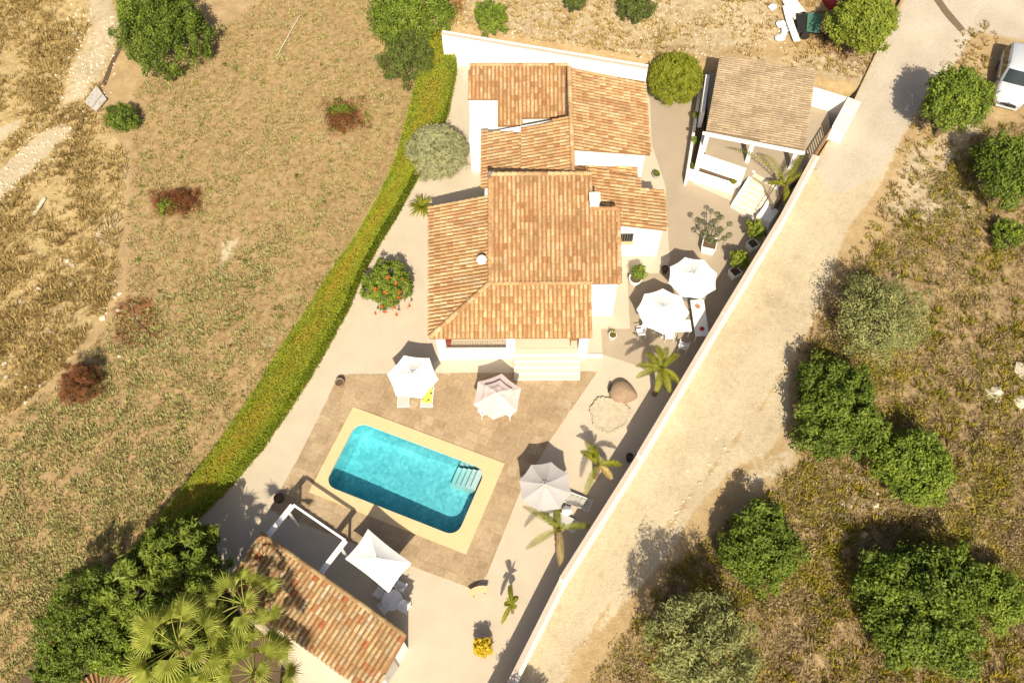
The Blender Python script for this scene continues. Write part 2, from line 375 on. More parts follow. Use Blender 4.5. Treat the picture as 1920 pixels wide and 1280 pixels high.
FIELD = [([(255, 165), (400, 60), (560, -40), (720, -40), (820, 100), (760, 270), (580, 590), (350, 930), (60, 1320), (-60, 1320), (-60, 830), (130, 710), (235, 560), (245, 320)], 25, .95)]
RUST = [([(275, 355), (385, 350), (380, 400), (290, 410)], 14, .8), ([(215, 560), (290, 555), (310, 640), (215, 655)], 22, .8), ([(600, 190), (680, 180), (700, 240), (620, 265)], 22, .7),
        ([(820, -10), (880, -10), (870, 40), (830, 55)], 12, .6), ([(1500, 75), (1600, 85), (1655, 110), (1620, 140), (1540, 95)], 12, .62), ([(690, 20), (720, 20), (720, 50), (695, 45)], 8, .6), ([(1240, 60), (1330, 70), (1320, 100), (1230, 95)], 14, .4)]
SCRUB = [([(1960, 220), (1840, 240), (1700, 400), (1520, 620), (1500, 880), (1260, 1060), (1080, 1320), (1960, 1320)], 40, .95)]
PAVED = [([(1525, 320), (1615, 165), (1705, -20), (1775, -20), (1960, -20), (1960, 85), (1830, 62), (1800, 110), (1725, 200), (1650, 330), (1560, 370)], 18, .85)]
CUT = [([(1482, 635), (1425, 755), (1342, 858), (1272, 948), (1212, 1038), (1130, 1140), (1050, 1250), (1062, 1258), (1140, 1150), (1224, 1046), (1284, 956), (1354, 868), (1437, 765), (1492, 645)], 9, .62), ([(1300, 760), (1180, 950), (1060, 1150), (1066, 1154), (1187, 954), (1307, 764)], 6, .5), ([(1500, 430), (1400, 600), (1300, 770), (1308, 774), (1408, 604), (1508, 434)], 7, .48), ([(1530, 330), (1640, 330), (1600, 420), (1500, 440)], 20, .10)]
def zones(X, Y, Z):
    px, py = PX(X, Y, Z)
    def mx(L):
        r = np.zeros(np.shape(X))
        for p, w, k in L: r = np.maximum(r, k*soft(p, px, py, w))
        return r
    far = ((px < -60) | (px > 1980) | (py < -60) | (py > 1340))
    A = np.stack([np.clip(mx(PALE)-mx(CUT), 0, 1), mx(STRAW), np.where(far & (px < 900), .9, mx(FIELD)), np.ones_like(X)], -1)
    B = np.stack([mx(RUST), np.where(far & (px >= 900), .9, mx(SCRUB)), mx(PAVED), np.ones_like(X)], -1)
    return A, B
def sheet(name, XX, YY, ZZ, mat):
    ny, nx = XX.shape; V = np.stack([XX, YY, ZZ], -1).reshape(-1, 3).astype(np.float32)
    i = np.arange(ny*nx).reshape(ny, nx); q = np.stack([i[:-1, :-1], i[:-1, 1:], i[1:, 1:], i[1:, :-1]], -1).reshape(-1, 4)
    me = bpy.data.meshes.new(name); me.vertices.add(len(V)); me.vertices.foreach_set('co', V.reshape(-1))
    me.loops.add(q.size); me.loops.foreach_set('vertex_index', q.reshape(-1).astype(np.int32))
    me.polygons.add(len(q)); me.polygons.foreach_set('loop_start', np.arange(0, q.size, 4, dtype=np.int32))
    me.update(calc_edges=True); me.polygons.foreach_set('use_smooth', [True]*len(q))
    A, B = zones(XX, YY, ZZ)
    for n, c in (('zone_a', A), ('zone_b', B)):
        at = me.attributes.new(n, 'FLOAT_COLOR', 'POINT'); at.data.foreach_set('color', c.reshape(-1).astype(np.float32))
    return link(name, me, mat)
ext = np.array([3, 8, 18, 40, 90, 200, 420.])
gx = np.concatenate([-46-ext[::-1], np.arange(-46, 46.01, .4), 46+ext]); gy = np.concatenate([-6-ext[::-1], np.arange(-6, 66.01, .4), 66+ext])
XX, YY = np.meshgrid(gx, gy)
tag(sheet('ground', XX, YY, ground(XX, YY), M['earth']), kind='structure')
# dirt road beside the boundary wall, its outer edge diving into the hillside
ry = np.arange(-14, 70, .35); rd = np.concatenate([[.02], np.arange(.3, 6.01, .35)])
RY, RD = np.meshgrid(ry, rd, indexing='ij'); RX = wall_x(RY)+.2+RD/.85
RZ = road_z(RY)+.05-.22*ss(4.2, 6, RD)+.02*np.sin(RX*1.9)*np.sin(RY*1.3)-.035*np.exp(-((RD-1.5)/.35)**2)-.035*np.exp(-((RD-3.1)/.35)**2)
tag(sheet('dirt_road', RX, RY, RZ, M['earth']), kind='structure')

def flat(name, pxpoly, z, mat, th=.2):
    mb = MB(); mb.prism([P(*p, z)[:2] for p in pxpoly], z-th, z); return tag(mb.build(name, mat), kind='structure')
PLOT = [(-4.7, 47.0), (8.0, 43.9), (12.2, 42.8), (20.8, 41.0), (17.6, 36.2), (14.9, 31.8), (12.55, 27.73), (9.8, 23.53), (6.3, 18), (1.75, 10.97), (-.75, 6.25), (-4.3, 0), (-20, 0), (-20.5, 9), (-17.0, 15.0), (-13.2, 21.0), (-11.2, 26), (-9.2, 31.3), (-7.0, 36), (-5.8, 40), (-5.2, 44)]
mb = MB(); mb.prism(PLOT, -.25, 0.0); tag(mb.build('gravel_yard', M['gravel']), kind='structure')
flat('patio', [(1213, 150), (1330, 150), (1300, 345), (1445, 410), (1400, 540), (1320, 660), (1262, 745), (1200, 687), (1130, 664), (1127, 616), (1180, 616), (1176, 510), (1253, 500), (1252, 430), (1245, 360), (1222, 300)], .012, M['patio'])
flat('house_apron', [(800, 640), (815, 698), (1040, 700), (1131, 693), (1127, 616), (1181, 616), (1176, 512), (1243, 512), (1256, 488), (1251, 420), (1248, 350), (1222, 270), (1216, 130), (1000, 110), (868, 120), (866, 190), (872, 270), (890, 350), (795, 380), (795, 620)], .02, M['apron'])

flat('planting_bed', [(20, 1300), (130, 1150), (240, 1050), (300, 985), (400, 985), (415, 1085), (450, 1150), (535, 1225), (560, 1300)], .03, M['soil'])
# pool terrace: bed plus single paving slabs in pool alignment
Q = [P(661, 762.5), P(945, 868.7), P(875.5, 1040), P(581, 923.7)]
pc = (Q[0]+Q[1]+Q[2]+Q[3])/4; U = ((Q[1]-Q[0])+(Q[2]-Q[3])).normalized(); Vv = Vector((-U.y, U.x, 0))
HU, HV = 4.5, 2.63                                # half size of the coping
def uv(p): d = Vector((p[0], p[1], 0))-Vector((pc.x, pc.y, 0)); return (d.dot(U), d.dot(Vv))
def wp(u, v, z=0): return pc+U*u+Vv*v+Vector((0, 0, z))
TER = [P(*p)[:2] for p in [(636, 703), (1120, 697), (1033, 823), (978, 915), (912, 1080), (884, 1103), (808, 1075), (505, 957), (565, 848)]]
TU = [uv(p) for p in TER]
ter = MB(); ter.prism([p for p in TER], -.2, .024); terrace = tag(ter.build('pool_terrace', M['joint']), kind='structure')
def clip(poly, a, b, c):                           # keep a*x+b*y<=c
    out = []
    for i in range(len(poly)):
        p, q = poly[i], poly[(i+1) % len(poly)]; dp = a*p[0]+b*p[1]-c; dq = a*q[0]+b*q[1]-c
        if dp <= 0: out.append(p)
        if dp*dq < 0: t = dp/(dp-dq); out.append((p[0]+(q[0]-p[0])*t, p[1]+(q[1]-p[1])*t))
    return out
def area(p): return .5*sum(p[i][0]*p[(i+1) % len(p)][1]-p[(i+1) % len(p)][0]*p[i][1] for i in range(len(p)))
rp = random.Random(3)
def paver(u0, u1, v0, v1):
    g = .015; poly = TU
    for a, b, c in ((1, 0, u1-g), (-1, 0, -u0-g), (0, 1, v1-g), (0, -1, -v0-g)):
        poly = clip(poly, a, b, c)
        if len(poly) < 3: return
    if abs(area(poly)) < .03: return
    t = rp.uniform(-.004, .004); m = MB(); m.prism([wp(*q)[:2] for q in poly], .01, .042+t); m.build('paver', M['paver'], terrace)
vv = -9.0; row = 0
PVH = 2*HV/10
while vv < 16:
    v0, v1 = vv+.0, vv+PVH
    k0 = round((v0+HV)/PVH); v0 = -HV+k0*PVH; v1 = v0+PVH
    uu = -14+(.31 if row % 2 else 0)
    while uu < 14:
        w = rp.choice((.5, .62, .62, .74)); a, b = uu, uu+w; uu = b
        if v0 > -HV-.01 and v1 < HV+.01:
            if a < -HU and b > -HU: b = -HU
            if b > HU and a < HU: a = HU
            if a >= -HU-.001 and b <= HU+.001: continue
        paver(a, b, v0, v1)
    vv += PVH; row += 1

# ------------------------------------------------------------------ pool
pool = tag(empty('swimming_pool', pc), 'rectangular turquoise swimming pool with yellow coping and rounded corners', 'swimming pool')
def rrect(hu, hv, r, n=6):
    pts = []
    for cx, cy, a0 in ((hu-r, hv-r, 0), (-hu+r, hv-r, 90), (-hu+r, -hv+r, 180), (hu-r, -hv+r, 270)):
        pts += [(cx+r*math.cos(math.radians(a0+k*90/n)), cy+r*math.sin(math.radians(a0+k*90/n))) for k in range(n+1)]
    return pts
wq = [uv(P(*p)) for p in [(663.8, 791), (910, 876), (858.8, 1008.8), (613.8, 910)]]
wcu = sum(q[0] for q in wq)/4; wcv = sum(q[1] for q in wq)/4
whu = (wq[1][0]+wq[2][0]-wq[0][0]-wq[3][0])/4; whv = (wq[0][1]+wq[1][1]-wq[2][1]-wq[3][1])/4
rot = math.atan2(U.y, U.x)
inner = [(x+wcu, y+wcv) for x, y in rrect(whu, whv, .62)]
n = len(inner)
def ring_out(p):                                   # outer rectangle point in the same direction
    x, y = p[0]-wcu, p[1]-wcv; return p
outer = []
for cx, cy, a0 in ((HU, HV, 0), (-HU, HV, 90), (-HU, -HV, 180), (HU, -HV, 270)):
    for k in range(7):
        x, y = inner[len(outer)]
        if k < 3: q = (cx, y) if a0 in (0, 180) else (x, cy)
        elif k > 3: q = (x, cy) if a0 in (0, 180) else (cx, y)
        else: q = (cx, cy)
        outer.append(q)
def pl(name, mb, mat, parent=pool, **k):
    o = mb.build(name, mat, parent, **k); o.rotation_euler = (0, 0, rot); return o
cp = MB(); zt = .085
vs = [(*p, zt) for p in inner]+[(*p, zt) for p in outer]+[(*p, -.15) for p in inner]+[(*p, -.1) for p in outer]
fs = [(i, n+i, n+(i+1) % n, (i+1) % n) for i in range(n)]+[(i, (i+1) % n, 2*n+(i+1) % n, 2*n+i) for i in range(n)]+[(n+i, 3*n+i, 3*n+(i+1) % n, n+(i+1) % n) for i in range(n)]
cp.add(vs, fs); pl('coping', cp, M['coping'])
bs = MB(); DP = -1.45
fl = [((p[0]-wcu)*.985+wcu, (p[1]-wcv)*.985+wcv, DP+.22*(p[0]-wcu)/whu) for p in inner]
bs.add([(*p, -.02) for p in inner]+fl, [(i, n+i, n+(i+1) % n, (i+1) % n)[::-1] for i in range(n)]+[tuple(range(n, 2*n))])
pl('basin', bs, M['basin'])
wt = MB(); ins = lambda p: ((p[0]-wcu)*.978+wcu, (p[1]-wcv)*.978+wcv)
wt.add([(*[(a-c)*.999+c for a, c in zip(p, (wcu, wcv))], -.06) for p in inner]+[(*ins(p), DP+.01+.22*(p[0]-wcu)/whu) for p in inner], [tuple(range(n)), tuple(range(2*n-1, n-1, -1))]+[(i, n+i, n+(i+1) % n, (i+1) % n) for i in range(n)]); pl('water', wt, M['water'])
for k in range(5):                                 # entry steps in the north-east corner
    st = MB(); x = wcu+whu-.12-.3*k; st.box((x-.15, wcv+whv-.66, (DP-.10-.2*k)/2), (.295, 1.1, abs(DP+.10+.2*k)-.02)); pl('pool_step', st, M['pool_step'])
sk = MB(); sk.box((wcu-.25, wcv-whv+.0, -.12), (.28, .05, .14)); pl('skimmer', sk, M['dark'])
# cut the yard, terrace bed and ground where the basin goes down
hole = MB(); hole.prism([wp(*p)[:2] for p in [(x, y) for x, y in [((q[0]-wcu)*1.008+wcu, (q[1]-wcv)*1.008+wcv) for q in inner]]], -3, 1)
hme = hole.mesh('hole'); hob = bpy.data.objects.new('hole', hme); COL.objects.link(hob)
dg = bpy.context.evaluated_depsgraph_get()
for nm in ('gravel_yard', 'pool_terrace'):
    o = bpy.data.objects[nm]; md = o.modifiers.new('cut', 'BOOLEAN'); md.object = hob; md.operation = 'DIFFERENCE'; md.solver = 'EXACT'
    bpy.context.view_layer.update(); ev = o.evaluated_get(bpy.context.evaluated_depsgraph_get())
    me = bpy.data.meshes.new_from_object(ev); o.modifiers.clear(); o.data = me
bpy.data.objects.remove(hob)
g = bpy.data.objects['ground']; bm = bmesh.new(); bm.from_mesh(g.data)
bmesh.ops.delete(bm, geom=[f for f in bm.faces if abs(uv(f.calc_center_median())[0]-wcu) < whu+.35 and abs(uv(f.calc_center_median())[1]-wcv) < whv+.35], context='FACES')
bm.to_mesh(g.data); bm.free()

# ------------------------------------------------------------------ roofs
rt = random.Random(11)
def tile_verts(L, r0=.092, r1=.076, lift=.04, seg=6):
    vs = []
    for s, r, h in ((0, r0, lift), (-L, r1, 0)):
        vs += [(s, r*math.cos(math.pi*k/seg), h+r*.85*math.sin(math.pi*k/seg)) for k in range(seg+1)]
    vs += [(0, (r0-.018)*math.cos(math.pi*k/seg), lift+(r0-.018)*.85*math.sin(math.pi*k/seg)) for k in range(seg+1)]
    n = seg+1
    fs = [(k, n+k, n+k+1, k+1) for k in range(seg)]+[(k, k+1, 2*n+k+1, 2*n+k) for k in range(seg)]
    return vs, fs
TILE_L, TILE_E, TILE_W = .46, .38, .235
def tile_variants(n=12):
    out = []
    for k in range(n):
        v, f = tile_verts(TILE_L); m = MB(); m.add(v, f, k/n); me = m.mesh('roof_tile')
        me.polygons.foreach_set('use_smooth', [True]*6+[False]*6); out.append(me)
    return out
def frame(dn, zf, x, y):                          # columns: along the tile, across, normal of the roof plane
    h = .5; gx_, gy_ = (zf(x+h, y)-zf(x-h, y)), (zf(x, y+h)-zf(x, y-h)); n_ = Vector((-gx_, -gy_, 1)).normalized()
    t = Vector((dn[0], dn[1], gx_*dn[0]+gy_*dn[1])).normalized(); return Matrix((t, n_.cross(t), n_)).transposed()
def roof(parent, name, poly, zf, dn, slope, mat, deck, single=None, limit=0, width=TILE_W):
    poly = [tuple(p[:2]) for p in poly]
    d = MB(); d.prism(poly, lambda x, y: zf(x, y)-.16, zf); part = d.build(name, deck, parent)
    R = frame(dn, zf, poly[0][0], poly[0][1]); ac = (-dn[1], dn[0]); cs = math.sqrt(1+slope*slope)
    As = [p[0]*ac[0]+p[1]*ac[1] for p in poly]; a = min(As)+width*.5; stuff = MB(); cnt = 0; spots = []
    while a < max(As)-.03:
        ts = []
        for i in range(len(poly)):
            p, q = poly[i], poly[(i+1) % len(poly)]; ap = p[0]*ac[0]+p[1]*ac[1]; aq = q[0]*ac[0]+q[1]*ac[1]
            if (ap > a) != (aq > a):
                u = (a-ap)/(aq-ap); x, y = p[0]+(q[0]-p[0])*u, p[1]+(q[1]-p[1])*u; ts.append(x*dn[0]+y*dn[1])
        ts.sort()
        for lo, hi in zip(ts[::2], ts[1::2]):
            t = hi+.05; colr = rt.random()
            while t-lo > .1:
                L = min(TILE_L, (t-lo)*cs); x, y = ac[0]*a+dn[0]*t, ac[1]*a+dn[1]*t
                spots.append((Vector((x+rt.uniform(-.006, .006), y, zf(x, y)-.005)), L)); t -= TILE_E/cs
        a += width
    for k, (p, L) in enumerate(spots):
        jit = Matrix.Rotation(rt.gauss(0, .018), 3, 'Z')
        if single and k*limit//len(spots) != (k-1)*limit//len(spots) or (single and limit >= len(spots)):
            o = link('roof_tile', rt.choice(single), mat, part); o.matrix_local = Matrix.Translation(p) @ (R @ jit).to_4x4() @ Matrix.Diagonal((L/TILE_L, width/TILE_W, 1, 1))
        else:
            v, f = tile_verts(L); stuff.add([p+R @ (jit @ Vector((q[0], q[1]*width/TILE_W, q[2]))) for q in v], f, rt.random())
    if stuff.v:
        o = stuff.build('roof_tiles', mat, part, kind='stuff')
    return part
def ridge(parent, p, q, mat, rr=.13, name='ridge_tiles'):
    p, q = Vector(p), Vector(q); t = (q-p).normalized(); L = (q-p).length; m = MB(); n = max(1, round(L/.4)); a = Vector((-t.y, t.x, 0)).normalized(); nn = t.cross(a)
    if nn.z < 0: nn = -nn
    for k in range(n):
        v, f = tile_verts(L/n+.06, rr+.02, rr, .05); b = p+t*(L*(k+1)/n)
        m.add([b+t*w[0]+a*w[1]+nn*w[2] for w in v], f, rt.uniform(.4, .95))
    return m.build(name, mat, parent, kind='stuff')

house = tag(empty('villa', (0, 28, 0)), 'white walled villa of several wings under orange clay barrel tile roofs', 'house')
house.location = (0, 0, 0)
TV = tile_variants()
zP = lambda x, y: 3.05+.339*(y-23.6)
zM = lambda x, y: 4.0+.345*(y-26.4)
zL = lambda x, y: 4.0-.294*(-1.72-x)
zC = lambda x, y: 5.55-.262*(2.87-x)
zC1 = lambda x, y: 5.47-.262*(2.87-x)
zE = lambda x, y: 5.55-.29*(x-2.87)
zF1 = lambda x, y: 3.78-.2*(x-3.0)
zF2 = lambda x, y: 4.0-.215*(x-3.8)
zA = lambda x, y: 4.3+.36*(y-39.25)
DS, DW_, DE = (0, -1), (-1, 0), (1, 0)
rP = roof(house, 'porch_roof', [(-4.93, 23.6), (3.66, 23.6), (3.68, 26.38), (-1.72, 26.38)], zP, DS, .339, M['tile'], M['deck'], TV, 300)
rM = roof(house, 'main_roof', [(-1.72, 26.4), (5.3, 26.4), (5.32, 30.3), (3.82, 30.3), (3.82, 32.2), (-1.72, 32.2)], zM, DS, .345, M['tile'], M['deck'])
rL = roof(house, 'west_roof', [(-5.0, 23.66), (-1.76, 26.45), (-1.76, 32.3), (-5.36, 32.33)], zL, DW_, .294, M['tile'], M['deck'])
rC = roof(house, 'rear_roof', [(0.02, 32.3), (2.85, 32.3), (2.8, 36.75), (.08, 36.4)], zC, DW_, .262, M['tile'], M['deck'])
rC1 = roof(house, 'rear_low_roof', [(-2.28, 32.75), (-1.85, 32.75), (-1.85, 32.3), (0.0, 32.3), (.05, 36.2), (-2.3, 36.95)], zC1, DW_, .262, M['tile'], M['deck'])
rE = roof(house, 'east_roof', [(2.95, 34.34), (7.47, 34.97), (7.54, 40.58), (2.86, 40.33)], zE, DE, .29, M['tile'], M['deck'])
rF = roof(house, 'kitchen_low_roof', [(2.95, 33.3), (6.78, 33.75), (6.8, 35.0), (2.97, 34.5)], zF1, DE, .2, M['tile'], M['deck'])
rF2 = roof(house, 'kitchen_roof', [(3.84, 30.45), (8.24, 30.5), (8.28, 33.12), (6.9, 33.1), (6.9, 34.0), (3.84, 34.15)], zF2, DE, .215, M['tile'], M['deck'])
rA = roof(house, 'annex_roof', [(-3.2, 39.25), (-1.4, 39.22), (-1.4, 37.65), (.08, 37.68), (.1, 38.1), (2.66, 38.12), (2.84, 41.22), (-3.06, 41.28)], zA, DS, .36, M['tile'], M['deck'])
ridge(rP, (-1.75, 26.42, 4.02), (-4.95, 23.62, 3.08), M['tile'])
ridge(rP, (3.7, 26.4, 4.0), (-1.75, 26.4, 4.0), M['tile'], .11)
ridge(rM, (-1.74, 26.4, 4.02), (-1.74, 32.2, 6.0), M['tile'], .1)
ridge(rM, (3.8, 32.2, 6.0), (-1.7, 32.2, 6.0), M['tile'], .12)
ridge(rM, (5.3, 30.3, 5.35), (3.85, 30.3, 5.35), M['tile'], .11)
ridge(rM, (5.28, 26.4, 4.0), (5.28, 30.3, 5.35), M['tile'], .1)
ridge(rE, (2.86, 32.35, 5.57), (2.88, 40.4, 5.57), M['tile'], .12)
ridge(rF2, (6.9, 33.12, 3.33), (8.26, 33.14, 3.04), M['tile'], .09)
ridge(rA, (-3.06, 41.25, 5.02), (2.84, 41.2, 5.0), M['tile'], .09)

def walls(name, poly, zf, parent=house, mat='white_wall', drop=.2, z0=0.0):
    m = MB(); m.prism(poly, z0, (lambda x, y: zf(x, y)-drop) if callable(zf) else zf); return m.build(name, M[mat], parent)
walls('main_wall', [(-1.7, 26.6), (5.2, 26.62), (5.25, 30.2), (3.78, 30.2), (3.75, 32.1), (-1.7, 32.1)], zM)
walls('west_wall', [(-4.75, 26.3), (-1.72, 26.9), (-1.72, 32.05), (-5.0, 32.1)], zL)
walls('rear_wall', [(-2.1, 32.15), (2.9, 32.15), (2.86, 36.9), (-2.1, 36.9)], zC1)
walls('east_wall', [(2.92, 34.5), (7.2, 35.08), (7.3, 40.35), (2.92, 40.2)], zE)
walls('kitchen_wall', [(3.8, 30.68), (8.05, 30.72), (8.1, 33.0), (6.75, 33.0), (6.72, 34.9), (3.0, 34.3), (3.0, 33.0), (3.8, 33.0)], lambda x, y: min(zF1(x, y), zF2(x, y)))
walls('annex_wall', [(-3.15, 39.35), (-1.37, 39.36), (-1.37, 37.85), (0.04, 37.88), (.06, 38.3), (2.62, 38.3), (2.8, 41.1), (-3.0, 41.15)], zA)
sw = MB(); sw.box((-2.25, 38.2, 1.55), (1.75, 2.2, 3.1)); sw.build('annex_lean_to', M['white_wall'], house)
gl = MB(); gl.box((-2.0, 37.1, 3.13), (.9, .25, .06)); gl.build('ledge', M['slab'], house)

# south kitchen window with grille shadow and sill
wn = MB(); wn.box((5.95, 30.70, 2.0), (1.0, .06, .75)); win = wn.build('window', M['dark'], house)
for k in range(7):
    b = MB(); b.box((5.52+k*.145, 30.64, 2.0), (.02, .03, .74)); b.build('window_bar', M['metal_grey'], win)
sl_ = MB(); sl_.box((5.95, 30.6, 1.58), (1.1, .22, .07)); sl_.build('window_sill', M['coping'], win)

# porch: floor, parapet, pillars, railing, back door, steps
fl_ = MB(); fl_.prism([(-4.6, 24.0), (3.55, 24.05), (3.6, 26.6), (-4.6, 26.6)], .0, .85); fl_.build('porch_floor', M['porch_floor'], house)
pw = MB(); pw.box((-2.6, 23.96, .56), (4.15, .22, 1.12)); pw.build('porch_parapet', M['white_wall'], house)
for x, w in ((-4.45, .5), (-.65, .5), (3.34, .5)):
    b = MB(); b.box((x, 23.99, 1.5), (w, .32, 3.0)); b.build('pillar', M['white_wall'], house)
wl = MB(); wl.box((-.5, 24.0, 2.93), (8.1, .24, .2)); wl.build('lintel', M['white_wall'], house)
ra = empty('railing'); ra.parent = house
for k in range(24):
    b = MB(); b.box((-4.12+k*.138, 23.98, 1.52), (.014, .014, .8)); b.build('railing_bar', M['bark'], ra)
for z in (1.18, 1.62, 1.9):
    b = MB(); b.box((-2.55, 23.98, z), (3.3, .02, .022)); b.build('rail', M['bark'], ra)
db = MB(); db.box((1.2, 26.57, 1.9), (1.5, .06, 2.1)); dr = db.build('porch_door', M['wood'], house)
dg_ = MB(); dg_.box((1.2, 26.53, 2.05), (1.1, .03, 1.5)); dg_.build('pane', M['glass'], dr)
for k in range(5):
    z = .17*(k+1); y0 = 24.05-.30*(4-k)-.02
    b = MB(); b.box((1.36, (y0-.32+24.05)/2, z/2), (3.66, 24.05-(y0-.32), z-.001)); s_ = b.build('step', M['white_wall'], house)
    t_ = MB(); t_.box((1.36, y0-.16+.01, z+.014), (3.68, .34, .035)); t_.build('tread', M['step_tread'], s_)
kb = MB(); kb.box((4.05, 24.0, .06), (.9, .18, .12)); kb.build('kerb', M['white_wall'], house)

# chimney, flue, satellite dish
cc = P(1115, 372, 5.85)
ch = MB(); ch.box((cc.x, cc.y, 4.7), (.5, .55, 2.2)); chm = ch.build('chimney', M['white_wall'], house)
for dx in (-.19, .19):
    b = MB(); b.box((cc.x+dx, cc.y, 5.87), (.1, .5, .14)); b.build('chimney_leg', M['white_wall'], chm)
b = MB(); b.box((cc.x, cc.y, 5.98), (.6, .62, .07)); b.build('chimney_cap', M['cap_white'], chm)
ds = P(903, 487, 4.35); sd = tag(empty('satellite_dish', (ds.x, ds.y, zL(ds.x, ds.y))), 'small white satellite dish on the west tile roof', 'satellite dish')
m = MB(); m.tube([(0, .1, .05), (0, .05, .5)], .025, 8); m.build('mast', M['metal_grey'], sd)
m = MB(); m.lathe([(.01, -.09), (.12, -.08), (.24, -.04), (.33, .03), (.34, .04), (.24, -.03), (.12, -.065), (.01, -.075)], (0, 0, 0), 24); o = m.build('dish', M['white_paint'], sd, smooth=True); o.location = (0, 0, .5); o.scale = (.8, .8, .8); o.rotation_euler = (math.radians(50), 0, math.radians(12))
m = MB(); m.tube([(0, -.02, .42), (.04, -.36, .62)], .012, 6); m.build('feed_arm', M['metal_grey'], sd)
fu = P(918, 322, 6.4); m = MB(); m.tube([(fu.x, fu.y-.1, 5.7), (fu.x, fu.y-.1, 6.35)], .07, 10); m.lathe([(.03, 6.36), (.13, 6.38), (.1, 6.48), (.01, 6.52)], (fu.x, fu.y-.1, 0), 12); m.build('flue', M['metal_grey'], house)

# ------------------------------------------------------------------ boundary walls, gate
def wall_run(name, label, pts, tops, th=.42, base=-.3, mats=('white_wall', 'wall_cap', 'cap_white')):
    e = tag(empty(name), label, 'wall')
    for i in range(len(pts)-1):
        a, b = Vector(pts[i]), Vector(pts[i+1]); t = (b-a).normalized(); nrm = Vector((t.y, -t.x)); z = tops[i]
        q = lambda o, u: (a if u == 0 else b)+nrm*o
        m = MB(); m.prism([q(.02, 0), q(.02, 1), q(th-.02, 1), q(th-.02, 0)], base, z-.06); m.build('wall_section', M[mats[0]], e)
        m = MB(); m.prism([q(0, 0), q(0, 1), q(th*.58, 1), q(th*.58, 0)], z-.06, z); m.build('coping', M[mats[1]], e)
        m = MB(); m.prism([q(th*.58, 0), q(th*.58, 1), q(th+.02, 1), q(th+.02, 0)], z-.06, z+.012); m.build('coping_edge', M[mats[2]], e)
    return e
wall_run('boundary_wall', 'long stepped white boundary wall between the garden and the dirt road', [(-7.7, -6), (-.81, 6.25), (1.69, 10.97), (5.75, 17.14), (10.85, 25.3), (14.95, 31.75), (17.45, 36.1)], [1.9, 1.95, 2.35, 2.62, 2.7, 2.72])
wall_run('gate_wall', 'short white wall beside the driveway gate at the carport', [tuple(P(1559, 240, 2.6)[:2]), tuple(P(1590, 182, 2.75)[:2])], [2.75], .85, mats=('white_wall', 'cap_white', 'cap_white'))
g0, g1 = P(1530, 287, 2.6), P(1558, 242, 2.6); gt = tag(empty('driveway_gate'), 'narrow brown driveway gate between the two white walls', 'gate')
m = MB(); m.tube([(g0.x, g0.y, 2.6), (g1.x, g1.y, 2.6)], .05, 6); m.build('top_rail', M['wood'], gt)
m = MB(); m.tube([(g0.x, g0.y, 1.75), (g1.x, g1.y, 1.75)], .04, 6); m.build('bottom_rail', M['wood'], gt)
for k in range(9):
    p = g0.lerp(g1, k/8); m = MB(); m.box((p.x, p.y, 2.15), (.09, .03, .9), math.atan2((g1-g0).y, (g1-g0).x)); m.build('gate_slat', M['wood'], gt)
wall_run('rear_garden_wall', 'tall white garden wall behind the villa annex', [(-5.1, 46.7), (-1.2, 45.75), (8.15, 43.5)], [2.6, 2.6], .3, mats=('white_wall', 'white_wall', 'wall_cap'))
cw = MB(); cw.box((-4.6, 46.2, .9), (1.0, .5, 1.8)); tag(cw.build('wall_buttress', M['white_wall']), 'white wall stub where the hedge meets the rear garden wall', 'wall')

# ------------------------------------------------------------------ carport terrace
CPZ = 1.3
cpt = tag(empty('carport_terrace'), 'raised paved carport terrace with white retaining walls and planter', 'terrace')
fp = [P(*p, CPZ)[:2] for p in [(1328, 135), (1545, 165), (1557, 240), (1527, 288), (1452, 385), (1430, 345), (1405, 327), (1321, 299), (1326, 250)]]
m = MB(); m.prism(fp, -.1, CPZ); m.build('floor', M['patio'], cpt)
def seg(e, nm, a, b, z0, z1, th, mat='white_wall'):
    a, b = Vector(a[:2]), Vector(b[:2]); t = (b-a).normalized(); nn = Vector((-t.y, t.x))*th/2
    m = MB(); m.prism([a+nn, b+nn, b-nn, a-nn], z0, z1); return m.build(nm, M[mat], e)
seg(cpt, 'parapet', P(1322, 250, 1.75), P(1310, 303, 1.75), 0, 1.74, .3)
seg(cpt, 'parapet', P(1309.5, 310, .75), P(1392, 338, .75), 0, 1.75, .28)
seg(cpt, 'planter_wall', P(1287, 334, 0), P(1374, 362, 0), 0, .85, .22)
seg(cpt, 'planter_wall', P(1288, 332, .85), P(1316, 150, .85), 0, .84, .16)
m = MB(); m.prism([P(*p, .74)[:2] for p in [(1293, 312), (1318, 150), (1330, 150), (1308, 306), (1390, 332), (1378, 342)]], 0, .74); m.build('planter_soil', M['soil'], cpt)
seg(cpt, 'rear_wall', P(1520, 165, 2.6), P(1590, 186, 2.6), 0, 2.6, .3)
seg(cpt, 'side_wall', P(1327, 140, 2.2), P(1318, 210, 2.2), 0, 2.2, .25)
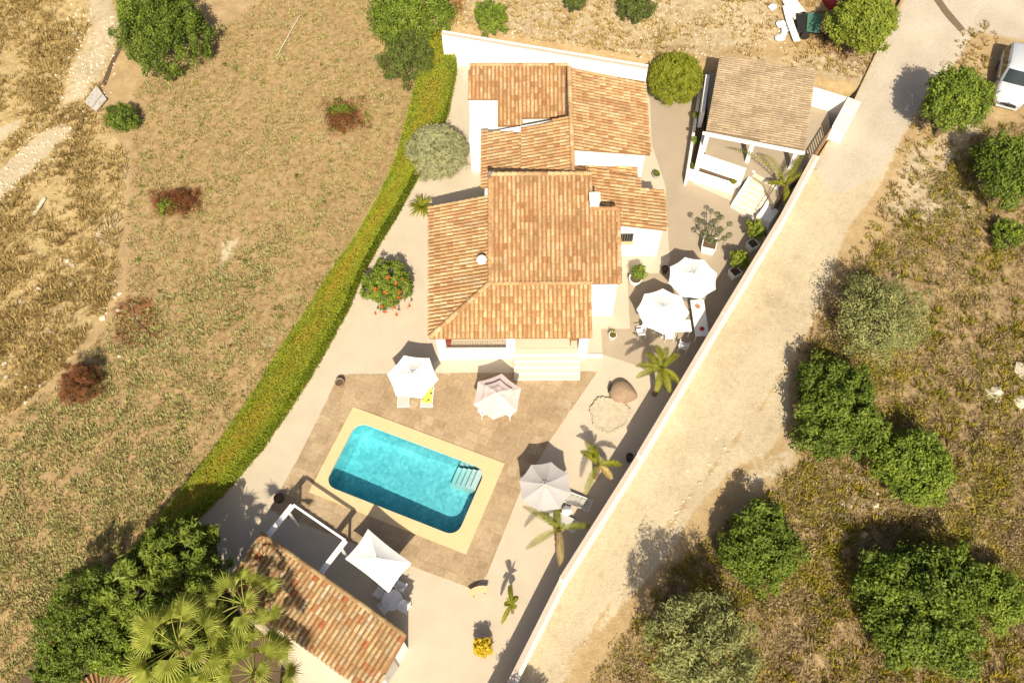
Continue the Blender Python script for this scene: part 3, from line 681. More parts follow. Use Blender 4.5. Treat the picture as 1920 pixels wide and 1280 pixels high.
# white stairs up to the terrace
sa, sb = P(1424, 343, CPZ), P(1392, 398, 0); sdv = Vector((sb.x-sa.x, sb.y-sa.y, 0)); sL = sdv.length; sdv.normalize(); spv = Vector((-sdv.y, sdv.x, 0)); sr = math.atan2(spv.y, spv.x)
stc = tag(empty('garden_stairs'), 'white stairs climbing from the patio to the carport terrace', 'stairs')
mid = (P(1372, 395, 0)+P(1418, 410, 0))/2
for k in range(7):
    z = CPZ*(7-k)/7.; y = .30*k; c = mid-sdv*(2.1-.15-y)
    m = MB(); m.box((c.x, c.y, z/2), (1.55, .30, z), sr); s_ = m.build('step', M['white_wall'], stc)
    m = MB(); m.box((c.x, c.y, z+.015), (1.57, .31, .03), sr); m.build('tread', M['step_tread'], s_)
for sgn, nm in ((1, 'side_wall'), (-1, 'side_wall')):
    o_ = spv*sgn*(.87); a = mid-sdv*2.2+o_; b = mid+o_; h1 = 1.55 if sgn > 0 else 1.35
    m = MB(); nn = spv*.09; m.add([(*(p+q)[:2], z) for p, z1 in ((a, h1), (b, .3)) for q in (nn, -nn) for z in (0, z1)], [(0, 2, 3, 1), (4, 5, 7, 6), (0, 1, 5, 4), (2, 6, 7, 3), (1, 3, 7, 5), (0, 4, 6, 2)]); m.build(nm, M['white_wall'], stc)
m = MB(); m.tube([mid-sdv*2.2+spv*.8+Vector((0, 0, 2.2)), mid+spv*.8+Vector((0, 0, .95))], .025, 6); m.build('handrail', M['dark'], stc)
for u, z in ((.1, .95), (2.1, 2.15)):
    p = mid-sdv*u+spv*.8; m = MB(); m.tube([(p.x, p.y, z-1.0), (p.x, p.y, z)], .02, 6); m.build('handrail_post', M['dark'], stc)
m = MB(); c = mid-sdv*.35+spv*1.25; m.box((c.x, c.y, .4), (.9, 1.1, .8), sr); m.build('stair_block', M['white_wall'], stc)
# carport roof
carp = tag(empty('carport'), 'carport with weathered grey brown tile roof on white beams beside the drive', 'carport')
CQ = [P(1349.6, 105, 4.15), P(1528, 134, 4.15), P(1508, 280, 3.6), P(1324, 244, 3.6)]
dnv = ((CQ[3]-CQ[0])+(CQ[2]-CQ[1])); dnv.z = 0; Lr = dnv.length/2; dnv.normalize()
s_c = .55/Lr; o0 = (CQ[0]+CQ[1])/2
zK = lambda x, y: 4.15-s_c*((x-o0.x)*dnv.x+(y-o0.y)*dnv.y)
# tiles lie across the fall line in fine courses
rk = roof(carp, 'roof', [q[:2] for q in CQ], zK, (-dnv.y, dnv.x), 0, M['tile_grey'], M['deck_grey'], width=.165)
m = MB(); a, b = CQ[3], CQ[2]; seg(carp, 'front_beam', a+Vector((dnv.x, dnv.y, 0))*.02, b+Vector((dnv.x, dnv.y, 0))*.02, 3.18, 3.42, .14)
for k in range(8):
    p = a.lerp(b, (k+.1)/7.3); m = MB(); m.box((p.x+dnv.x*.06, p.y+dnv.y*.06, 3.36), (.5, .18, .09), math.atan2((b-a).y, (b-a).x)); m.build('rafter_end', M['white_paint'], carp)
for q in (CQ[3].lerp(CQ[0], .06).lerp(CQ[2], .03), CQ[2].lerp(CQ[1], .06).lerp(CQ[3], .05), CQ[0].lerp(CQ[2], .06), CQ[1].lerp(CQ[3], .06), CQ[3].lerp(CQ[2], .5)-Vector((dnv.x, dnv.y, 0))*.2):
    m = MB(); m.box((q.x, q.y, CPZ+1.03), (.22, .22, 2.06), sr); m.build('post', M['white_paint'], carp)

# ------------------------------------------------------------------ pool house and pergola
ph = tag(empty('pool_house'), 'small pool house with mottled red and yellow clay tile roof by the palms', 'pool house')
h0, h1, h2, h3 = P(490, 1000, 3.2), P(762, 1192, 3.2), P(668, 1282, 2.55), P(406, 1092, 2.55)
al = (h1-h0); al.z = 0; hl = al.length; al.normalize(); dn2 = Vector((al.y, -al.x, 0))
if dn2.dot(h3-h0) < 0: dn2 = -dn2
dep = ((h3-h0).dot(dn2)+(h2-h1).dot(dn2))/2; ps = .65/dep
zH = lambda x, y: 3.2-ps*((x-h0.x)*dn2.x+(y-h0.y)*dn2.y)
e0 = h0; e1 = h1; e2 = h1+dn2*dep+al*.15; e3 = h0+dn2*dep-al*.1
TVO = tile_variants(16)
rh = roof(ph, 'roof', [e0[:2], e1[:2], e2[:2], e3[:2]], zH, (dn2.x, dn2.y), ps, M['tile_old'], M['deck'], TVO, 300, .25)
ridge(rh, e0+Vector((0, 0, .03)), e1+Vector((0, 0, .03)), M['tile_old'], .1)
i0, i1, i2, i3 = e0+al*.25+dn2*.15, e1-al*.22+dn2*.15, e2-al*.25-dn2*.25, e3+al*.25-dn2*.25
walls('wall', [q[:2] for q in (i0, i1, i2, i3)], zH, ph)
seg(ph, 'fascia', e3+dn2*.03, e2+dn2*.03, 2.36, 2.5, .05, 'coping')
m = MB(); c = i1.lerp(i2, .55)+al*.04; m.box((c.x, c.y, 1.05), (.9, .08, 2.1), math.atan2(dn2.y, dn2.x)); dd = m.build('door', M['slab'], ph)
m = MB(); c = c+al*.06+dn2*.3; m.tube([(c.x, c.y, 1.0), (c.x+al.x*.08, c.y+al.y*.08, 1.0)], .03, 8); m.build('handle', M['metal_grey'], dd)
flat('pool_house_path', [(560, 1195), (700, 1300), (600, 1360), (520, 1230)], .04, M['apron'])
pg = tag(empty('pergola'), 'bare white pergola frame attached to the pool house', 'pergola')
g_ = [P(550, 946, 2.45), P(648, 1013, 2.45), P(604, 1070, 2.45), P(503, 1003, 2.45)]
def beam(e, nm, a, b, w, h, mat='white_paint'):
    t = (b-a); L = t.length; m = MB(); c = (a+b)/2; m.box((c.x, c.y, c.z), (L, w, h), math.atan2(t.y, t.x)); return m.build(nm, M[mat], e, bevel=.008)
beam(pg, 'beam', g_[0], g_[1], .1, .14); beam(pg, 'side_beam', g_[0]+Vector((-.03, -.03, .01)), g_[3]+(g_[3]-g_[0]).normalized()*.2, .24, .15); beam(pg, 'side_beam', g_[1]+Vector((0, 0, .01)), g_[2]+(g_[2]-g_[1]).normalized()*.2, .24, .15)
for q, r_ in ((g_[0], g_[3]), (g_[1], g_[2])):
    c = q.lerp(r_, .22); m = MB(); m.box((c.x, c.y, 1.2), (.11, .11, 2.38), math.atan2(al.y, al.x)); m.build('post', M['white_paint'], pg, bevel=.008)

# ------------------------------------------------------------------ parasols
def parasol(label, px, py, zr, zt, R, n, rot, mat, tiers=1, base='metal_grey', group=None):
    c = P(px, py, zr); e = tag(empty('parasol', (c.x, c.y, 0)), label, 'parasol', group)
    def cone(r0, z0, r1, z1, name, sag=.06):
        m = MB(); k = 6; vs = []; fs = []
        for j in range(k+1):
            u = j/k; r = r0+(r1-r0)*u; z = z0+(z1-z0)*u-sag*math.sin(math.pi*u)
            for i in range(n*4):
                th = rot+2*math.pi*i/(n*4); ph_ = (i % 4)/4*2*math.pi/n; rr = math.cos(math.pi/n)/math.cos(ph_-math.pi/n)
                scal = 1-.035*math.sin(math.pi*(i % 4)/4)*(1-u*.6); vs.append((r*rr*scal*math.cos(th), r*rr*scal*math.sin(th), z-.03*math.sin(math.pi*(i % 4)/4)*(1-u)))
        N = n*4
        fs = [(j*N+i, j*N+(i+1) % N, (j+1)*N+(i+1) % N, (j+1)*N+i) for j in range(k) for i in range(N)]
        m.add(vs, fs); return m.build(name, mat, e)
    if tiers == 1: cone(R, zr, .05, zt, 'canopy')
    else:
        cone(R, zr, R*.30, zr+(zt-zr)*.66, 'canopy'); cone(R*.62, zr+(zt-zr)*.55, R*.22, zr+(zt-zr)*.86, 'upper_canopy', .02); cone(R*.33, zr+(zt-zr)*.86, .03, zt+.05, 'top_canopy', .01)
    if tiers == 1:
        m = MB(); v = []; N = n
        for i in range(N): pass
        cone(R*.17, zt-(zt-zr)*.15+.035, .03, zt+.05, 'vent', .0)
    for i in range(n):
        a = rot+2*math.pi*i/n; m = MB(); m.tube([(R*.97*math.cos(a), R*.97*math.sin(a), zr-.035), (R*.5*math.cos(a), R*.5*math.sin(a), (zr+zt)/2-.11), (.04*math.cos(a), .04*math.sin(a), zt-.12)], .012, 5); m.build('rib', M['white_paint'], e)
    m = MB(); m.tube([(0, 0, .05), (0, 0, zt)], .026, 8); m.build('pole', M['white_paint'], e)
    m = MB(); m.lathe([(.3, 0), (.3, .05), (.08, .09), (.05, .3), (.01, .3)], (0, 0, 0), 18); m.build('base', M[base], e)
    m = MB(); m.lathe([(.02, zt), (.035, zt+.06), (.02, zt+.11), (.003, zt+.13)], (0, 0, 0), 8); m.build('finial', M['metal_grey'], e)
    return e
def ang(px, py, z, qx, qy):
    a, b = P(px, py, z), P(qx, qy, z); return math.atan2(b.y-a.y, b.x-a.x), (b-a).length
a, r = ang(774, 706, 2.1, 821, 711); parasol('white six sided parasol over the loungers west of the villa porch', 774, 706, 2.1, 2.48, 1.40, 6, a, M['canvas_white'])
a, r = ang(933, 742, 2.05, 941.5, 698); parasol('tiered pale pink hexagonal parasol in front of the porch steps', 932.5, 743, 2.05, 2.55, 1.36, 6, a, M['canvas_pink'], 2)
a, r = ang(1022, 913, 2.1, 1033, 869); parasol('light grey parasol standing east of the pool', 1022, 912, 2.1, 2.50, 1.36, 8, a, M['canvas_grey'])
a, r = ang(1243, 583, 2.1, 1243, 540); parasol('large white octagonal parasol on the patio, the nearer of the pair', 1243, 583, 2.1, 2.50, 1.46, 8, a, M['canvas_white'])
a, r = ang(1300, 521, 2.15, 1285, 481); parasol('large white octagonal parasol on the patio, the farther of the pair', 1299, 521, 2.15, 2.56, 1.43, 8, a, M['canvas_white'])
# rectangular parasol
cr = [P(690, 991, 2.15), P(772, 1055, 2.15), P(729, 1111, 2.15), P(647, 1047, 2.15)]; cc_ = sum(cr, Vector())/4
e = tag(empty('parasol', (cc_.x, cc_.y, 0)), 'white rectangular four cornered parasol between pergola and pool', 'parasol'); K = 8
m = MB(); top = Vector((0, 0, 2.62))
for s in range(4):
    A, B = cr[s]-Vector((cc_.x, cc_.y, 0)), cr[(s+1) % 4]-Vector((cc_.x, cc_.y, 0)); vs = []; idx = {}
    for j in range(K+1):
        for i in range(K+1):
            u, v = i/K, j/K; edge = A.lerp(B, u); inward = 1-.055*math.sin(math.pi*u); p = Vector((edge.x*inward, edge.y*inward, edge.z-.03*math.sin(math.pi*u))).lerp(top, v)
            p.z -= .05*math.sin(math.pi*v); vs.append(p)
    m.add(vs, [(j*(K+1)+i, j*(K+1)+i+1, (j+1)*(K+1)+i+1, (j+1)*(K+1)+i) for j in range(K) for i in range(K)])
m.build('canopy', M['canvas_white'], e)
for s in range(4):
    A = cr[s]-Vector((cc_.x, cc_.y, 0)); q = MB(); q.tube([A*.98-Vector((0, 0, .0)), (A*.5+top*.5)-Vector((0, 0, .12)), top-Vector((0, 0, .1))], .014, 5); q.build('rib', M['white_paint'], e)
q = MB(); q.tube([(0, 0, 0), (0, 0, 2.66)], .03, 8); q.build('pole', M['white_paint'], e)
q = MB(); q.box((0, 0, .05), (.7, .7, .1), .6); q.build('base', M['slab'], e)

# ------------------------------------------------------------------ garden furniture
def lounger(label, px, py, rz, seat='sling', towel=None, z=.045):
    c = P(px, py, .35); e = tag(empty('sun_lounger', (c.x, c.y, z), rz), label, 'sun lounger', None)
    for s in (-1, 1):
        m = MB(); m.tube([(s*.31, -.95, .3), (s*.31, .35, .32), (s*.31, .95, .62)], .022, 6); m.build('side_rail', M['white_paint'], e)
        for y in (-.75, .3):
            m = MB(); m.tube([(s*.31, y, .3), (s*.33, y-.04, 0)], .02, 6); m.build('leg', M['white_paint'], e)
    m = MB(); m.box((0, -.3, .31), (.58, 1.28, .03)); m.build('seat', M[seat], e, bevel=.01)
    m = MB(); m.box((0, .64, .46), (.58, .66, .03), 0, None, math.radians(26)); m.build('backrest', M[seat], e, bevel=.01)
    m = MB(); m.tube([(-.31, -.95, .3), (.31, -.95, .3)], .022, 6); m.build('foot_rail', M['white_paint'], e)
    if towel:
        t = MB(); nn = 12; vs = [(x*.27+.01*math.sin(k*2.1), -.72+k*(1.6/nn), .335+.008*math.sin(k*1.7)+(max(0, -.72+k*1.6/nn-.35))*.49) for k in range(nn+1) for x in (-1, -.3, .35, 1)]
        t.add(vs, [(k*4+j, k*4+j+1, k*4+5+j, k*4+4+j) for k in range(nn) for j in range(3)]); o = t.build('towel', M[towel]); o.matrix_world = Matrix.Translation(e.location) @ Matrix.Rotation(rz, 4, 'Z'); tag(o, 'yellow towel with dark sunflowers spread on a lounger', 'towel')
    return e
lounger('white sun lounger without towel under the hexagonal white parasol', 757, 733, .03)
lounger('white sun lounger with yellow towel under the hexagonal white parasol', 802, 733, -.04, towel='towel')
lounger('grey floral lounger pointing at the boundary wall beside the grey parasol', 1075, 935, math.radians(248-180), 'floral', z=.0)
lounger('pale lounger under the palm, nearest the small white side table', 1050, 972, math.radians(62), z=.0)
st_ = P(1063, 957, .45); e = tag(empty('side_table', (st_.x, st_.y, 0)), 'small round white side table between two loungers', 'side table')
m = MB(); m.lathe([(.26, .43), (.27, .45), (.26, .47), (.01, .47)], (0, 0, 0), 24); m.build('top', M['white_plastic'], e)
m = MB(); m.lathe([(.16, 0), (.04, .06), (.03, .43)], (0, 0, 0), 16); m.build('foot', M['white_plastic'], e)
def chair(label, x, y, rz, z=0, group=None):
    e = tag(empty('garden_chair', (x, y, z), rz), label, 'chair', group)
    m = MB(); m.box((0, 0, .42), (.48, .46, .035)); m.build('seat', M['white_plastic'], e, bevel=.015)
    m = MB(); nn = 8; vs = []
    for j in range(nn+1):
        a = math.radians(200+140*j/nn); 
        for h, rr in ((.44, .25), (.86, .29), (.86, .265), (.44, .225)): vs.append((rr*math.cos(a), -rr*math.sin(a)*.95-.02, h))
    m.add(vs, [(j*4+k, j*4+(k+1) % 4, j*4+4+(k+1) % 4, j*4+4+k) for j in range(nn) for k in range(4)]+[(0, 1, 2, 3), (nn*4+3, nn*4+2, nn*4+1, nn*4)]); m.build('backrest', M['white_plastic'], e)
    for sx in (-1, 1):
        m = MB(); m.box((sx*.26, -.02, .63), (.055, .46, .03)); m.build('armrest', M['white_plastic'], e, bevel=.01)
        for sy in (-1, 1):
            m = MB(); m.tube([(sx*.2, sy*.19, .42), (sx*.25, sy*.23, 0)], [.025, .02], 6); m.build('leg', M['white_plastic'], e)
    return e
def rtable(label, x, y, R=.48, z=0):
    e = tag(empty('garden_table', (x, y, z)), label, 'table')
    m = MB(); m.lathe([(R*.96, .69), (R, .71), (R*.98, .735), (.01, .74)], (0, 0, 0), 28); m.build('top', M['white_plastic'], e)
    for k in range(4):
        a = math.pi/4+k*math.pi/2; m = MB(); m.tube([(R*.55*math.cos(a), R*.55*math.sin(a), .69), (R*.75*math.cos(a), R*.75*math.sin(a), 0)], [.03, .022], 6); m.build('leg', M['white_plastic'], e)
    return e
tc = P(735, 1124, .74); rtable('round white plastic table in the shade of the pool house', tc.x, tc.y, .52)
for (px, py), lab in (((711, 1110), 'white plastic chair tucked beside the rectangular parasol corner'), ((751, 1099), 'white plastic chair in the sun at the round shaded table'), ((721, 1139), 'white plastic chair nearest the pool house roof edge'), ((758, 1137), 'white plastic chair on the gravel side of the shaded round table')):
    q = P(px, py, .45); chair(lab, q.x, q.y, math.atan2(tc.y-q.y, tc.x-q.x)-math.pi/2)
pc2 = P(932, 752, .74); rtable('round white table under the pink parasol', pc2.x, pc2.y, .45, .045)
for (px, py), lab in (((906, 770), 'white chair under the west edge of the pink parasol'), ((955, 772), 'white chair under the east edge of the pink parasol'), ((912, 735), 'white chair behind the table under the pink parasol')):
    q = P(px, py, .45); chair(lab, q.x, q.y, math.atan2(pc2.y-q.y, pc2.x-q.x)-math.pi/2, .045)
def dtable(label, a, b, wdt, extras=True):
    a, b = P(*a, .76), P(*b, .76); c = (a+b)/2; L = (b-a).length; rz = math.atan2(b.y-a.y, b.x-a.x)
    e = tag(empty('dining_table', (c.x, c.y, .012), rz), label, 'table')
    m = MB(); m.box((0, 0, .73), (L, wdt, .05)); m.build('top', M['white_paint'], e, bevel=.01)
    for sx in (-1, 1):
        for sy in (-1, 1):
            m = MB(); m.box((sx*(L/2-.1), sy*(wdt/2-.08), .35), (.07, .07, .7)); m.build('leg', M['white_paint'], e)
    return e
dtable('long white dining table beside the boundary wall, half in parasol shade', (1307, 562), (1317, 630), .78)
dtable('white table mostly hidden under the nearer octagonal parasol', (1240, 612), (1296, 610), .75)
for (px, py), nm, lab, mt in (((1308, 575), 'bowl', 'brown bowl at the sunlit end of the long white table', 'terracotta'), ((1316, 617), 'bowl', 'dark red bowl at the shaded end of the long white table', 'red')):
    q = P(px, py, .8); m = MB(); m.lathe([(.05, 0), (.13, .07), (.14, .09), (.11, .07), (.01, .03)], (q.x, q.y, .77), 16); tag(m.build(nm, M[mt]), lab, 'bowl')
q = P(1282, 648, .45); chair('single white armchair on the patio close to the boundary wall', q.x, q.y, math.radians(160), .012)
q = P(1197, 622, .45); chair('white chair peeking out west of the nearer octagonal parasol', q.x+.15, q.y, math.radians(-80), .012)
q = P(1255, 628, .45); chair('white chair south of the table under the nearer octagonal parasol', q.x, q.y, math.radians(0), .012)
# curved wooden bench
q = P(897, 1106, .42); e = tag(empty('bench', (q.x, q.y, 0), math.radians(14)), 'curved wooden garden bench on the gravel south of the pool', 'bench')
m = MB(); N = 10; vs = []
for j in range(N+1):
    a = math.radians(60+60*j/N)
    for rr in (1.05, .72):
        for z in (.36, .44): vs.append((rr*math.cos(a), rr*math.sin(a)-.85, z))
m.add(vs, [(j*4+a_, j*4+b_, j*4+4+b_, j*4+4+a_) for j in range(N) for a_, b_ in ((0, 1), (1, 3), (3, 2), (2, 0))]+[(0, 2, 3, 1), (N*4, N*4+1, N*4+3, N*4+2)]); m.build('seat', M['coping'], e)
for a in (68, 112):
    m = MB(); m.box((.88*math.cos(math.radians(a)), .88*math.sin(math.radians(a))-.85, .18), (.1, .28, .36), math.radians(a-90)); m.build('leg', M['wood'], e)

# fire pit shelter (upturned leaf shaped clay oven) and stone disc
q = P(1165, 733, .2); e = tag(empty('clay_oven', (q.x, q.y, 0), math.radians(-18)), 'pointed brown clay oven dome on the gravel near the small palm', 'oven')
m = MB(); N, K = 24, 7; vs = []
for j in range(K+1):
    v = j/K*math.pi/2
    for i in range(N):
        t = 2*math.pi*i/N; x = math.cos(t); y = math.sin(t)*(1-.45*max(0, x)**1.5); x = x*(.72 if x < 0 else .98)
        vs.append((x*math.cos(v)*.95, y*math.cos(v)*.72, .62*math.sin(v)**.9))
m.add(vs, [(j*N+i, j*N+(i+1) % N, (j+1)*N+(i+1) % N, (j+1)*N+i) for j in range(K) for i in range(N)]); m.build('dome', M['oven'], e, smooth=True)
m = MB(); m.box((-.62, 0, .18), (.16, .42, .34)); m.build('mouth', M['dark'], e)
q = P(1143, 777, .1); e = tag(empty('stone_platform', (q.x, q.y, 0)), 'round flat stone platform with ragged stone rim on the gravel', 'platform')
rr = random.Random(5); m = MB(); N = 30; ring = []
for i in range(N):
    a = 2*math.pi*i/N; R = 1.0*(1+.06*math.sin(3*a+1)+.04*math.sin(7*a)); ring.append((R*1.02*math.cos(a), R*.98*math.sin(a)))
m.prism(ring, 0, .13); m.build('top', M['stone'], e)
for i in range(N):
    a = 2*math.pi*i/N; x, y = ring[i]; m = MB(); s = rr.uniform(.8, 1.2)
    m.box((x*1.01, y*1.01, .085), (.12*s, .2, .17*rr.uniform(.9, 1.15)), a+rr.uniform(-.2, .2)); m.build('rim_stone', M['stone'], e, bevel=.02)

# ------------------------------------------------------------------ vegetation
def ppm(p):                                       # pixels per metre of the survey near p
    a = PX(np.array(p[0]), np.array(p[1]), p[2]); b = PX(np.array(p[0]+1), np.array(p[1]), p[2]); return float(np.hypot(b[0]-a[0], b[1]-a[1]))
def crown(c, rad, nclump, per, clr, leaf, aspect=.5, low=-.5, droop=0., tight=.75, jitter=.12):
    c = np.array(c); rad = np.array(rad); nin = nclump//3; nt_ = nclump+nin
    def dirs(n_, lo):
        i = np.arange(n_)+.5; ph_ = np.arccos(np.clip(1-(1-lo)*i/n_, -1, 1)); th = math.pi*(1+5**.5)*i+RNG.uniform(0, 6)
        return np.stack([np.cos(th)*np.sin(ph_), np.sin(th)*np.sin(ph_), np.cos(ph_)], -1)
    d = np.concatenate([dirs(nclump, low), dirs(nin, 0.)]); d = unit(d+RNG.normal(0, jitter, d.shape))
    s = np.concatenate([RNG.uniform(tight, 1.0, nclump), RNG.uniform(.3, .72, nin)])
    w1, w2, w3 = RNG.uniform(0, 6, 3); lob = 1+.24*np.sin(d[:, 0]*3.2+w1)*np.sin(d[:, 1]*3.7+w2)+.07*np.sin(d[:, 2]*7+w3)+.05*RNG.normal(size=nt_)
    if tight > .9: lob = 1+.02*RNG.normal(size=nt_)
    CC = c+d*rad*(s*lob)[:, None]*(1-clr/np.mean(rad)*.5)
    cr = clr*RNG.uniform(.6, 1.35, nt_)
    k = np.repeat(np.arange(nt_), per); n = len(k)
    dd = unit(RNG.normal(size=(n, 3))+d[k]*.9+np.array([0, 0, .35])); rr = RNG.uniform(.1, 1, n)**.5*RNG.uniform(.7, 1.25, n)
    C = CC[k]+dd*(cr[k]*rr)[:, None]; C[:, 2] -= droop*rr*cr[k]
    nrm = unit(dd*.8+RNG.normal(0, .55, (n, 3))+np.array([0, -.25, .35]))
    rnd = np.clip(RNG.uniform(0, 1, nt_)[k]*.4+.30*np.minimum(rr, 1)+RNG.normal(0, .2, n)+.15*dd[:, 2], 0, 1)  # painted light: leaf tone brightens outward and upward in each clump
    return leafquads(C, nrm, leaf*RNG.uniform(.6, 1.25, n), aspect, .12), rnd, CC
def tree(name, label, px, py, rpx, hgt, mat, ratio=1.0, flatz=.85, nclump=60, per=70, clr=.42, leaf=.11, low=-.5, cat='tree', group=None, aspect=.5, zone=None, trunk=True, tight=.75):
    p = P(px, py, 0); 
    for _ in range(4): z0 = gz(p.x, p.y) if zone is None else zone; p = P(px, py, z0+hgt)
    R = rpx/ppm(p); e = tag(empty(name, (p.x, p.y, z0)), label, cat, group)
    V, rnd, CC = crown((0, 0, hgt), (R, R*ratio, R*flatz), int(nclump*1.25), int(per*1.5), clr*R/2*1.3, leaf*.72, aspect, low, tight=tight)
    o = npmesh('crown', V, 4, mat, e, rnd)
    if trunk:
        m = MB(); m.tube([(0, 0, -.15), (.05*R, .02, hgt*.35), (0, .03, max(hgt*.7, hgt-R*.3))], [.09*R, .075*R, .05*R], 8); m.build('trunk', M['bark'], e)
        m = MB()
        for k in range(0, nclump, max(1, nclump//14)):
            q = Vector(CC[k]); b = Vector((0, .02, min(hgt*.55, q.z*.6))); m.tube([b, b.lerp(q, .55)+Vector((0, 0, .08*R)), q], [.04*R, .025*R, .008*R], 5)
        m.build('limbs', M['bark'], e)
    return e
G = 'trees on the scrub hillside beyond the road'
tree('round_tree', 'round bushy tree at the roadside next to the parked van', 1795, 185, 62, 3.3, M['lf_green'], nclump=80, per=90, leaf=.12)
tree('hillside_tree', 'dark tree cut by the right picture edge below the van', 1900, 320, 62, 2.6, M['lf_dark'], 1.1, nclump=80, per=80, leaf=.12)
tree('olive_tree', 'pale olive tree with loose feathery crown beside the dirt road', 1652, 598, 92, 2.3, M['lf_olive'], 1.0, .7, nclump=64, per=70, clr=.36, leaf=.12, aspect=.3, tight=.5)
tree('hillside_tree', 'tall dense dark green tree right beside the dirt road', 1568, 765, 84, 1.5, M['lf_dark'], 1.35, .75, nclump=130, per=80, clr=.3, leaf=.12)
tree('hillside_tree', 'mid sized leafy tree right of the tall dense tree', 1714, 878, 68, 1.3, M['lf_green'], 1.05, .7, nclump=80, per=80, clr=.36, leaf=.11)
tree('hillside_tree', 'rounded dark tree standing alone nearest the road bend', 1424, 1022, 76, 1.4, M['lf_dark'], 1.05, .7, nclump=90, per=80, clr=.34, leaf=.11)
tree('hillside_tree', 'largest dark green tree at the lower right', 1725, 1140, 122, 1.5, M['lf_dark'], 1.08, .58, nclump=190, per=85, clr=.26, leaf=.12)
tree('hillside_shrub', 'lighter yellowish green shrub leaning against the largest tree', 1868, 1120, 62, 1.4, M['lf_green'], 1.2, nclump=60, per=70, clr=.36, leaf=.1, tight=.55)
tree('pine_tree', 'pale green pine tree cut by the bottom edge', 1318, 1222, 108, 3.6, M['lf_olive'], 1.0, .8, nclump=70, per=110, clr=.34, leaf=.13, aspect=.28)
tree('hillside_shrub', 'green shrub patch right of the dirt track under the van', 1890, 440, 30, .7, M['lf_green'], nclump=30, per=50, leaf=.1)
tree('leafy_tree', 'bright leafy tree beside the junk heap above the carport', 1620, 38, 61, 2.4, M['lf_bright'], 1.0, .8, nclump=80, per=80, clr=.36, leaf=.14)
tree('clipped_tree', 'smooth round clipped tree between the villa and the carport', 1266, 148, 49, 1.9, M['lf_clip'], 1.0, .9, nclump=220, per=60, clr=.27, leaf=.08, zone=0.0, tight=.94)
tree('bush', 'green bush behind the rear garden wall', 922, 34, 34, 1.1, M['lf_green'], 1.0, nclump=50, per=60, clr=.36, leaf=.1)
tree('bush', 'dusty green bush at the top edge above the clipped tree', 1192, 12, 34, 1.0, M['lf_pine'], 1.0, nclump=40, per=60, leaf=.1)
tree('bush', 'small bush at the top edge left of the dusty green bush', 1078, 2, 22, .8, M['lf_pine'], 1.0, nclump=24, per=50, leaf=.1)
tree('thicket', 'wide green thicket at the top centre', 770, 30, 85, 1.8, M['lf_green'], .8, .7, nclump=110, per=70, clr=.3, leaf=.12)
tree('thicket', 'soft dark shrub hanging below the thicket beside the hedge', 765, 105, 50, 1.3, M['lf_pine'], 1.25, .8, nclump=70, per=70, clr=.34, leaf=.1, zone=-.2)
tree('bush', 'large dark green bush at the top left', 312, 62, 84, 1.8, M['lf_dark'], 1.0, .75, nclump=130, per=80, clr=.28, leaf=.11)
tree('bush', 'narrow green bush joined to the large top left bush', 265, 22, 50, 1.4, M['lf_green'], 1.0, .75, nclump=60, per=70, clr=.32, leaf=.11)
tree('bush', 'small round green bush by the grey concrete slab', 230, 222, 30, .7, M['lf_dark'], .9, nclump=40, per=55, leaf=.09)
tree('dry_bush', 'rust brown dead conical bush in the dry field', 150, 718, 38, .9, M['lf_rust'], 1.15, 1.1, nclump=50, per=80, clr=.4, leaf=.1, aspect=.15)
tree('dry_bush', 'reddish felled branches with green tufts in the upper field', 330, 380, 46, .3, M['lf_rust'], .6, .35, nclump=34, per=40, clr=.35, leaf=.12, aspect=.15, tight=.4, trunk=False)
tree('bush', 'small green regrowth beside the felled reddish branches', 315, 388, 20, .35, M['lf_green'], .8, nclump=14, per=40, leaf=.08, trunk=False)
tree('dry_bush', 'scattered rusty twigs in the upper middle of the field', 640, 225, 40, .25, M['lf_rust'], .6, .3, nclump=24, per=30, leaf=.12, aspect=.15, tight=.3, trunk=False)
tree('bush', 'low green weeds among the rusty twigs', 640, 210, 30, .25, M['lf_green'], .5, .3, nclump=20, per=30, leaf=.08, trunk=False, tight=.3)
tree('frangipani_tree', 'big dark green rosette leaved tree at the end of the hedge', 318, 1085, 112, 3.1, M['lf_rosette'], 1.0, .7, nclump=170, per=56, clr=.17, leaf=.24, aspect=.22, low=-.2, zone=0.0)
tree('garden_shrub', 'dense green shrub with small white flowers at the lower left', 170, 1170, 92, 2.0, M['lf_dark'], 1.15, .8, nclump=120, per=80, clr=.26, leaf=.09, zone=0.0)
tree('garden_shrub', 'lighter green shrub in the bottom left corner', 225, 1232, 58, 2.1, M['lf_green'], .7, .7, nclump=50, per=80, clr=.3, leaf=.11, zone=0.0)
tree('garden_shrub', 'dark shrub in the very corner at the bottom left', 110, 1255, 52, 1.6, M['lf_dark'], .9, .8, nclump=50, per=80, clr=.3, leaf=.09, zone=0.0)
tree('garden_shrub', 'shaded green undergrowth beneath the fan palms', 405, 1195, 62, 1.2, M['lf_green'], .8, .8, nclump=60, per=60, clr=.36, leaf=.12, zone=0.0)
tree('garden_shrub', 'low dark shrub under the fan palm at the bottom edge', 330, 1290, 90, 1.3, M['lf_dark'], .6, .8, nclump=70, per=60, clr=.32, leaf=.12, zone=0.0)
tree('roadside_tree', 'tree past the bottom edge whose shadow falls on the road', 985, 1408, 52, 2.6, M['lf_green'], nclump=60, per=60, leaf=.12)
tree('lavender_shrub', 'big round grey green clipped shrub between hedge and annex', 820, 290, 57, .95, M['lf_grey'], 1.0, .85, nclump=240, per=50, clr=.25, leaf=.12, aspect=.2, low=-.1, cat='shrub', zone=0.0, tight=.92, trunk=False)
